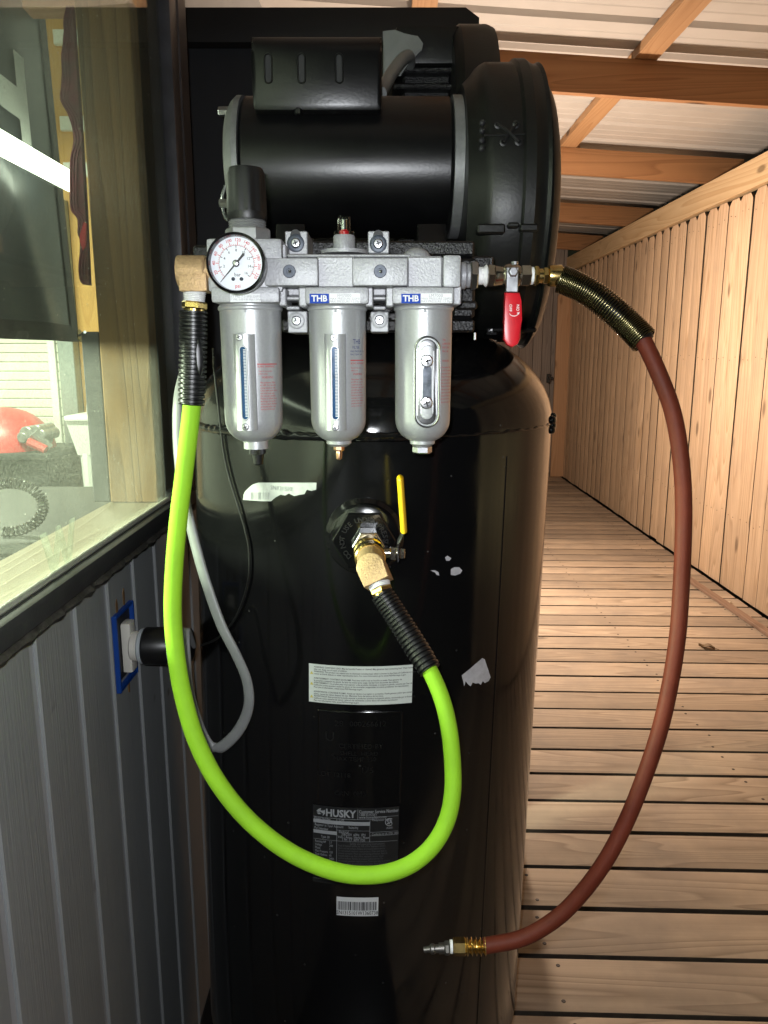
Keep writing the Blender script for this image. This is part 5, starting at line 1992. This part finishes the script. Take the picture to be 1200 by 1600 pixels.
ftext('SET PRE. 7-215PSI 220PSI', 383, 463.5, FY - 0.0016, 0.0024, 'grey_print', l3)
ftext('SET PRE. 0.05-0.85 Mpa 1.5Mpa', 383, 468, FY - 0.0016, 0.0021, 'grey_print', l3)

# ------------------------------------------------------------------ red-handled shutoff valve on the right
VY = 0.690
def V(px, py=430, y=VY):
    return P(px, py, y)
v1 = thing('shutoff_valve', 'small nickel ball valve with a red drop handle right of the filter unit', 'valve', V(800))
b = B()
r_ = 20 * sc(430, VY)
b.cyl(V(719, 431), V(728, 431), r_ * 1.02, 32, bev=0.001)
b.cyl(V(728, 431), V(735, 431), r_ * 0.92, 32, bev=0.001)
ob('outlet_collar', b, M['casting'], v1, 30)
b = B()
b.hexa(V(734, 431), V(746, 431), 23 * sc(430, VY))
ob('hex_nipple', b, M['chrome'], v1, 25)
b = B()
pts = [V(745 + k * 1.6, 431) for k in range(11)]
b.tube(pts, lambda t: (13.5 + 2.0 * math.sin(t * 31) + (3 if t > .7 else 0)) * sc(430, VY), 20)
ob('thread_tape', b, M['ptfe'], v1, 40)
b = B()
b.hexa(V(760, 431), V(773, 431), 18 * sc(430, VY))
b.cyl(V(773, 431), V(789, 431), 16 * sc(430, VY), 24, 13 * sc(430, VY))
b.sphere(V(799, 431), 0.0105, 20, (1.1, 1, 1))
b.cyl(V(786, 431), V(814, 431), 15 * sc(430, VY), 24, bev=0.001)
b.hexa(V(812, 431), V(829, 431), 17 * sc(430, VY))
ob('valve_body', b, M['nickel'], v1, 25)
b = B()
b.cyl(V(828, 431), V(834, 431), 13.5 * sc(430, VY), 20, bev=0.0008)
ob('white_sealant', b, M['ptfe'], v1, 30)
b = B()
b.hexa(V(833, 431), V(841, 431), 16 * sc(430, VY))
ob('brass_bushing', b, M['brass'], v1, 25)
VF = VY - 0.018
b = B()
a_, c_ = P(790, 457, VF), P(811, 417, VF)
b.box((a_.x, VF, a_.z), (c_.x, VF + 0.002, c_.z), 0.0008)
ob('handle_plate', b, M['screw'], v1, 30)
b = B()
q = P(801, 425, VF)
b.hexa(q, q + Vector((0, -0.004, 0)), 0.0046)
b.cyl(q + Vector((0, -0.0038, 0)), q + Vector((0, -0.0058, 0)), 0.0024, 12)
b.cyl(P(804, 414, VF + .003), P(804, 409, VF + .003), 0.003, 10)
ob('handle_nut', b, M['screw'], v1, 25)
hp = [(789, 457), (812, 457), (814, 470), (815, 500), (813, 529), (809, 538), (800, 543), (792, 539), (787, 530), (788, 500), (789, 470)]
b = B()
b.prism([(P(x, y, VF - .004).x, P(x, y, VF - .004).z) for x, y in hp], (0, VF - 0.006, 0), (1, 0, 0), (0, 0, 1), (0, 0.009, 0), bev=0.0024)
hd_ = ob('handle_grip', b, M['red_grip'], v1, 45)
b = B()
hy = VF - 0.0065
for s_, px in (('ON', 809.5), ('OFF', 797.5)):
    p = P(px, 481, hy)
    b.text(s_, 0.0034, flat(p, (0, 0, 1), (-1, 0, 0)) if s_ == 'ON' else flat(p, (0, 0, -1), (1, 0, 0)), bold=0.01)
pts = [P(803 + 7.0 * math.cos(t), 489 + 5.5 * math.sin(t), hy) for t in [PI * (0.05 + 0.9 * k / 10) for k in range(11)]]
for k in range(10):
    a, c_ = pts[k], pts[k + 1]
    n = Vector((0, 0, 0.0006))
    b.poly([a, c_, c_ + n, a + n])
q = pts[0]
b.poly([q + Vector((0.0010, 0, 0.0012)), q + Vector((-0.0014, 0, 0.0006)), q + Vector((0.0004, 0, -0.0010))])
ob('handle_lettering', b, M['white_print'], hd_, 0)

# ------------------------------------------------------------------ red rubber hose
rh = thing('red_air_hose', 'dark red rubber air hose hanging from the red-handled valve at right', 'hose', P(770, 1478, 0.60))
HD = 0.0070
path = [(1000, 522, .66), (1024, 572, .655), (1050, 640, .65), (1063, 710, .645), (1068, 780, .64), (1067, 860, .635), (1063, 940, .63), (1058, 1000, .625), (1047, 1070, .62), (1031, 1140, .615), (1008, 1210, .61), (980, 1280, .605), (946, 1345, .60), (905, 1400, .60), (865, 1438, .60), (815, 1466, .60), (757, 1478, .60)]
b = B()
b.tube(spline([P(*p) for p in path], 8), HD, 20)
ob('hose_tube', b, M['red_hose'], rh, 60)
sp_ = spline([P(*p) for p in ((876, 436, .688), (900, 446, .684), (930, 463, .678), (960, 487, .67), (985, 510, .665), (1007, 533, .657))], 40)
turns = 45
b = B()
Ls = len(sp_) - 1
pts = []
N_ = turns * 14
for k in range(N_ + 1):
    f_ = k / N_ * Ls
    i = min(int(f_), Ls - 1)
    p = sp_[i].lerp(sp_[i + 1], f_ - i)
    T_ = (sp_[i + 1] - sp_[i]).normalized()
    u, v, _ = basis(T_)
    a = 2 * PI * k / 14
    rr = 0.0112
    pts.append(p + u * (rr * math.cos(a)) + v * (rr * math.sin(a)))
b.tube(pts, 0.00092, 6)
ob('spring_guard', b, M['spring'], rh, 60)
b = B()
b.tube([q for q in sp_[::6]] + [P(*path[0])], 0.0084, 16)
ob('inner_sleeve', b, M['rubber'], rh, 60)
b = B()
b.hexa(V(847, 431), V(857, 431), 13.5 * sc(430, VY))
b.cyl(V(838, 431), V(848, 431), 11 * sc(430, VY), 20)
b.lathe([(15.5 * sc(430, VY), 0), (16.5 * sc(430, VY), 0.002), (16.5 * sc(430, VY), 0.0105), (13 * sc(430, VY), 0.0125)], V(857, 431), (1, 0, 0), 28)
b.cyl(V(876, 431), V(886, 437), 0.0030, 12)
ob('brass_ferrule', b, M['brass'], rh, 28)
E = lambda px, py=1479: P(px, py, 0.60)
se = sc(1480, 0.60)
b = B()
pts = [E(759 - k * 0.55) for k in range(59)]
b.tube(pts, lambda t: (11.5 + 2.6 * math.sin(t * 2 * PI * 4.6)) * se, 20)
b.hexa(E(728), E(707), 13.5 * se)
ob('hose_ferrule', b, M['brass'], rh, 28)
b = B()
b.cyl(E(707.5), E(703), 10 * se, 20)
ob('tape_ring', b, M['ptfe'], rh, 30)
b = B()
b.hexa(E(703, 1481), E(694, 1481.5), 10.5 * se)
b.cyl(E(694, 1481.5), E(686, 1482), 8 * se, 16)
b.cyl(E(686, 1482), E(680, 1482.5), 6 * se, 16)
b.cyl(E(680, 1482.5), E(672, 1483), 7.5 * se, 16, bev=0.001)
b.cyl(E(672, 1483), E(662, 1484), 5 * se, 16, 4 * se)
M['plug_steel'] = mat('dull_plug_steel', (0.16, 0.15, 0.14), 0.45, 0.9, var=0.3, vscale=120)
ob('plug_fitting', b, M['plug_steel'], rh, 28)

# ------------------------------------------------------------------ green hose with its fittings
gh = thing('green_air_hose', 'lime green air hose looping from the filter unit down to the tank valve', 'hose', P(560, 1370, 0.60))
GY0 = 0.668
GP = [(305, 500, GY0), (303, 560, GY0), (300, 630, GY0), (290, 720, .662), (279, 810, .655), (272, 890, .65), (270, 960, .645), (276, 1030, .64), (288, 1095, .635), (308, 1160, .63), (342, 1225, .625), (392, 1285, .62), (455, 1333, .616), (525, 1362, .613), (585, 1367, .613), (635, 1354, .615), (673, 1325, .62), (697, 1285, .628), (707, 1240, .636), (707, 1190, .645), (701, 1135, .655), (689, 1088, .668), (670, 1045, .684), (645, 1004, .700), (620, 963, .714), (600, 930, .724)]
GPs = [P(*p) for p in GP]
b = B()
b.tube(spline(GPs, 10), 0.0078, 24)
ob('hose_tube', b, M['green'], gh, 60)
def restrictor(pts, flip=False):
    b = B()
    n = len(pts) - 1
    def rr(t):
        ph = (t * 20) % 1
        base = 0.0105 if t < 0.9 else 0.0100
        return base + (0.0012 if ph < 0.6 else -0.0006)
    b.tube(pts, rr, 24)
    return b
top_pts = spline([P(302, 486, GY0), P(302, 530, GY0), P(301, 580, GY0), P(299, 632, GY0)], 40)
rs = ob('bend_restrictor', restrictor(top_pts), M['rubber'], gh, 40)
b = B()
c_ = P(312, 558, GY0 - 0.0105)
b.lathe([(0.0035, 0), (0.0030, 0.0016), (0.001, 0.002)], c_, (0.4, -1, 0), 20)
bmesh.ops.scale(b.bm, vec=(0.9, 1, 4.4), space=Matrix.Translation(-c_), verts=b.bm.verts)
ob('brand_oval', b, M['rubber'], rs, 40)
low_pts = spline([P(597, 928, .724), P(619, 962, .714), P(645, 1003, .700), P(672, 1047, .683)], 40)
rs = ob('bend_restrictor', restrictor(low_pts), M['rubber'], gh, 40)
# brass elbow at the filter inlet
b = B()
ee = GY0
a_, c2 = P(281, 450, ee - 0.012), P(322, 409, ee - 0.012)
b.pbox(279, 425, 322, 455, ee - 0.012, ee + 0.014, 0.0018, 2)
pt = P(300, 426, ee)
b.lathe([(0.0125, 0), (0.0128, 0.001), (0.0128, 0.022), (0.0118, 0.0235)], P(279, 424, ee), (1, 0, 0), 32)
b.cyl(P(318, 424, ee), P(330, 424, ee), 0.0105, 24)
ob('brass_elbow', b, M['brass_cast'], gh, 30)
b = B()
for k in range(6):
    b.cyl(P(304, 455 + k * 2.8, ee), P(304, 455 + k * 2.8 + 2.6, ee), 0.0096 - 0.0002 * k, 28, bev=0.0005)
ob('thread_tape', b, M['ptfe'], gh, 30)
b = B()
b.hexa(P(304, 471, ee), P(303.5, 483, ee), 0.0108)
b.cyl(P(303.5, 482, ee), P(303, 488, ee), 0.0086, 24)
ob('hose_nut', b, M['brass'], gh, 25)

# ------------------------------------------------------------------ yellow-handled valve on the tank and lower elbow
v2 = thing('tank_valve', 'brass ball valve with a thin yellow lever on the tank outlet', 'valve', bc)
ax = Vector((0, -1, 0))
o0 = bc + bn_ * 0.024
o0.x += 0.004
def A(dy, dx=0.0, dz=0.0):
    return o0 + Vector((dx + dy * 0.06, -dy, dz))
b = B()
b.hexa(A(0.0), A(0.026), 0.0180)
ob('steel_nipple', b, M['chrome'], v2, 25)
b = B()
b.cyl(A(0.026), A(0.042), 0.0140, 28, bev=0.001)
b.lathe([(0.0145, 0), (0.0165, 0.003), (0.0165, 0.012), (0.0150, 0.014), (0.0150, 0.018), (0.0162, 0.020), (0.0162, 0.034), (0.0145, 0.036)], A(0.040), A(1) - A(0), 36)
ob('valve_body', b, M['brass'], v2, 30)
b = B()
st = A(0.052, 0.014, 0.0)
b.cyl(st, st + Vector((0.016, 0, 0)), 0.0058, 16)
b.hexa(st + Vector((0.008, 0, 0)), st + Vector((0.015, 0, 0)), 0.0078)
b.hexa(st + Vector((0.018, 0, 0)), st + Vector((0.024, 0, 0)), 0.0062)
ob('valve_stem', b, M['nickel'], v2, 25)
hx = st.x + 0.0165
Yh = st.y
b = B()
pA = Vector((hx, Yh, st.z - 0.008))
pB = Vector((hx, Yh, st.z + 0.010))
pC = P(631, 829, Yh - 0.002)
pD = P(632, 822, Yh - 0.002)
b.tube([pA, pB, pB.lerp(pC, .5), pC, pD], 0.0014, 10, aspect=1.0, wide=(1, 0, 0))
for_ = None
b2 = B()
def strap(pts, hw_, th_):
    bb = B()
    bb.tube(pts, hw_, 10, aspect=th_ / hw_, wide=(1, 0, 0))
    return bb
b.bm.free()
ob('lever', strap(spline([pA, pB, pB.lerp(pC, .5), pC, pD], 4), 0.0085, 0.0014), M['chrome'], v2, 40)
tp = P(625, 743, Yh - 0.004)
b = strap(spline([pC + Vector((0, 0, 0.001)), pC.lerp(tp, .1), pC.lerp(tp, .3), pC.lerp(tp, .6), pC.lerp(tp, .85), tp, tp + (tp - pC).normalized() * 0.002], 5), lambda t: 0.0098 * (1 if t < 0.9 else 0.75), 0.0098 * 0.36) if False else B()
gp_ = spline([pC + Vector((0, 0, -0.001)), pC.lerp(tp, .12), pC.lerp(tp, .3), pC.lerp(tp, .6), pC.lerp(tp, .85), tp], 6)
b.tube(gp_, lambda t: 0.0100 * (0.55 if t > 0.985 else 0.9 if t > 0.96 else 1), 14, aspect=0.36, wide=(1, 0, 0))
ob('lever_grip', b, M['yellow_grip'], v2, 50)
# street elbow: turns down to the right
e0 = A(0.064)
e1 = P(583, 893, e0.y - 0.014)
e2 = P(590, 914, e0.y - 0.012)
b = B()
b.cyl(A(0.074), A(0.106), 0.0138, 28, bev=0.001)
cE = A(0.104)
dirn = (P(600, 930, .724) - cE).normalized()
side = dirn.cross(Vector((0, -1, 0))).normalized()
fwd = side.cross(dirn).normalized()
if fwd.y > 0:
    fwd = -fwd
prof2 = []
for k in range(9):
    a = PI * k / 8
    prof2.append((0.0155 * math.cos(a), -0.013 * math.sin(a) + 0.003))
prof2 = prof2[::-1]
poly2 = [(-0.0138, 0.002)] + [(0.0138 * math.cos(PI - PI * k / 12), 0.002 - 0.0125 * math.sin(PI - PI * k / 12)) for k in range(1, 12)] + [(0.0138, 0.002), (0.0134, 0.0195), (-0.0134, 0.0195)]
b.prism(poly2, cE + fwd * 0.0125, side, dirn, -fwd * 0.025, bev=0.0012)
ob('brass_elbow', b, M['brass_cast'], v2, 35)
b = B()
q0 = cE + dirn * 0.019
q3 = P(599, 931, .7235)
for k in range(3):
    b.cyl(q0.lerp(q3, 0.05 + k * 0.12), q0.lerp(q3, 0.05 + (k + 1) * 0.12 - 0.01), 0.0112 - 0.0003 * k, 28, bev=0.0006)
ob('thread_tape', b, M['ptfe'], v2, 30)
b = B()
b.hexa(q0.lerp(q3, 0.42), q0.lerp(q3, 0.85), 0.0118)
b.cyl(q0.lerp(q3, 0.8), q3, 0.0095, 24)
ob('hose_nut', b, M['brass'], v2, 25)

# ------------------------------------------------------------------ wall outlet, plug, cables
oc = PX(190, 1012, WX)
wo = thing('wall_outlet', 'ivory socket in an open blue junction box sunk into the grey wall', 'outlet', oc)
ya, yb2 = PX(177, 1010, WX).y, PX(207, 1010, WX).y
hh_ = 0.052
b = B()
f_ = 0.0042
for lo, hi in (((ya, oc.z - hh_), (ya + f_, oc.z + hh_)), ((yb2 - f_, oc.z - hh_), (yb2, oc.z + hh_))):
    b.box((WX - 0.03, lo[0], lo[1]), (WX + 0.006, hi[0], hi[1]), 0.001)
b.box((WX - 0.03, ya + f_, oc.z + hh_ - f_ * 1.2), (WX + 0.0055, yb2 - f_, oc.z + hh_), 0.001)
b.box((WX - 0.03, ya + f_, oc.z - hh_), (WX + 0.0055, yb2 - f_, oc.z - hh_ + f_ * 1.6), 0.001)
ob('junction_box', b, M['outlet_blue'], wo, 30)
b = B()
b.box((WX - 0.004, ya + f_ + 0.0005, oc.z - hh_ + 0.011), (WX + 0.0005, yb2 - f_ - 0.0005, oc.z + hh_ - 0.008), 0)
ob('box_cavity', b, M['recess'], wo, 0)
b = B()
yc = (ya + yb2) / 2
b.box((WX + 0.001, yc - 0.010, oc.z - 0.034), (WX + 0.014, yc + 0.012, oc.z + 0.034), 0.003, 2)
b.cyl((WX + 0.012, yc, oc.z), (WX + 0.022, yc, oc.z), 0.020, 32, bev=0.002)
ob('receptacle', b, M['ivory'], wo, 35)
for dz, dy in ((0.058, -0.016), (0.064, 0.012), (-0.058, 0.008)):
    b = B()
    c_ = Vector((WX + 0.0006, yc + dy, oc.z + dz))
    b.prism([(-0.003, -0.010), (0.002, -0.012), (0.004, 0.004), (0.001, 0.012), (-0.003, 0.006)], c_, (0, 1, 0), (0, 0, 1), (0.0008, 0, 0))
    ob('torn_edge', b, M['stud'], wo, 0)
pc = thing('power_cord', 'black plug in the wall socket with a grey cable looped beside the green hose', 'power cord', Vector((WX + 0.03, yc, oc.z)))
b = B()
x0_ = WX + 0.0225
b.cyl((x0_, yc, oc.z), (x0_ + 0.006, yc, oc.z), 0.0235, 32, bev=0.002)
ob('plug_face', b, M['plug_grey'], pc, 30)
b = B()
b.lathe([(0.0235, 0), (0.0250, 0.002), (0.0250, 0.030), (0.0235, 0.033), (0.0230, 0.060), (0.015, 0.064)], (x0_ + 0.0062, yc, oc.z), (1, 0, 0), 40)
plg = ob('plug_body', b, M['rubber'], pc, 30)
b = B()
def band(u, v):
    a = math.radians(215 + 110 * v)
    r = 0.02365
    return Vector((x0_ + 0.041 + 0.021 * u, yc + r * math.cos(a) * 1.0, oc.z + 0.0 - r * math.sin(a) * -1.0)) if False else Vector((x0_ + 0.041 + 0.021 * u, yc - r * math.cos(math.radians(-35 + 95 * v)), oc.z + r * math.sin(math.radians(-35 + 95 * v))))
b.grid(band, 4, 12)
ob('plug_band', b, M['plug_grey'], plg, 60)
screw('plug_screw', Vector((x0_ + 0.050, yc - 0.0232, oc.z + 0.006)), (0, -1, 0.2), 0.0022, plg)
cab = [(290, 985, .90), (291, 1030, .88), (296, 1080, .87), (312, 1135, .855), (330, 1166, .85), (345, 1168, .84), (372, 1142, .83), (388, 1105, .825), (386, 1065, .825), (370, 1025, .825), (345, 975, .83), (322, 910, .84), (305, 850, .85), (291, 790, .86), (281, 730, .875), (277, 670, .89), (279, 620, .90), (288, 580, .93), (300, 545, .97), (315, 520, 1.0)]
b = B()
b.tube(spline([Vector((x0_ + 0.068, yc, oc.z))] + [P(*p) for p in cab], 8), 0.0034, 12, aspect=2.0, wide=(0.8, -0.35, 0.1))
ob('cable', b, M['grey_cable'], pc, 60)
b = B()  # dark reflection line on the tank, built as a black wire
ps = []
for px, py in ((338, 575), (345, 640), (352, 700), (360, 740), (375, 790), (386, 828), (392, 862), (390, 910), (372, 962), (345, 995), (318, 1008)):
    t_, z_ = tankhit(px, py)
    ps.append(tankpt(t_, z_, 0.003))
ps = [P(333, 545, 0.93), P(334, 560, 0.915)] + ps
b.tube(spline(ps, 6), 0.0015, 8)
solo('reflection_wire', b, M['cable_black'], 'thin black line imitating a dark reflection on the left side of the tank', 'wire', ps[-1])

# ------------------------------------------------------------------ small things on the deck
b = B()
b.box(Vector((-0.019, -0.72, 0.002)), Vector((0.019, 0.72, 0.020)), 0.002, rot=None)
o = solo('wood_strip', b, M['lath'], 'thin brown wooden strip lying on the deck along the fence foot', 'wood strip', (0, 0, 0))
o.location = (1.722, 3.50, 0.0)
o.rotation_euler = (0, 0, math.radians(2.0))
lp = P(1100, 1012, 1)
d = D(1104, 1013)
t_ = -CAMZ / d.z
lp = Vector((d.x * t_, d.y * t_, 0))
b = B()
def leaf(u, v):
    x = -0.030 + 0.06 * u
    ww = 0.016 * math.sin(PI * min(1, max(0, u * 0.95 + 0.02))) + 0.001
    y = (v - 0.5) * 2 * ww
    return lp + Vector((x + 0.3 * y, y - x * 0.45, 0.004 + 0.010 * abs(v - 0.5) * 2 + 0.004 * math.sin(9 * u + 2)))
b.grid(leaf, 12, 6)
b.tube([lp + Vector((0.028, -0.012, 0.006)), lp + Vector((0.045, -0.028, 0.004))], 0.0016, 6)
solo('dry_leaf', b, M['leaf'], 'curled dry brown leaf lying on the deck right of the red hose', 'leaf', lp, 60)
d = D(1138, 943)
t_ = -CAMZ / d.z
q = Vector((d.x * t_, d.y * t_, 0))
b = B()
b.sphere(q + Vector((0, 0, 0.006)), 0.014, 8, (1.3, 0.8, 0.45))
solo('wood_chip', b, M['scrap'], 'small pale wood chip on the deck between strip and fence', 'wood chip', q)

# porch lamp: hangs between two rafters behind the compressor
pl_ = thing('ceiling_lamp', 'bare warm bulb on a long pendant rod under the porch roof behind the compressor', 'lamp', LAMP)
b = B()
b.lathe([(0.030, 0.06), (0.034, 0.075), (0.020, 0.10), (0.020, 0.13)], LAMP, (0, 0, 1), 24)
b.cyl((LAMP[0], LAMP[1], LAMP[2] + 0.13), (LAMP[0], LAMP[1], zr(LAMP[0], 1.19)), 0.004, 8)
ob('lamp_socket', b, M['plastic_black'], pl_, 30)

bpy.data.objects.remove(_to)
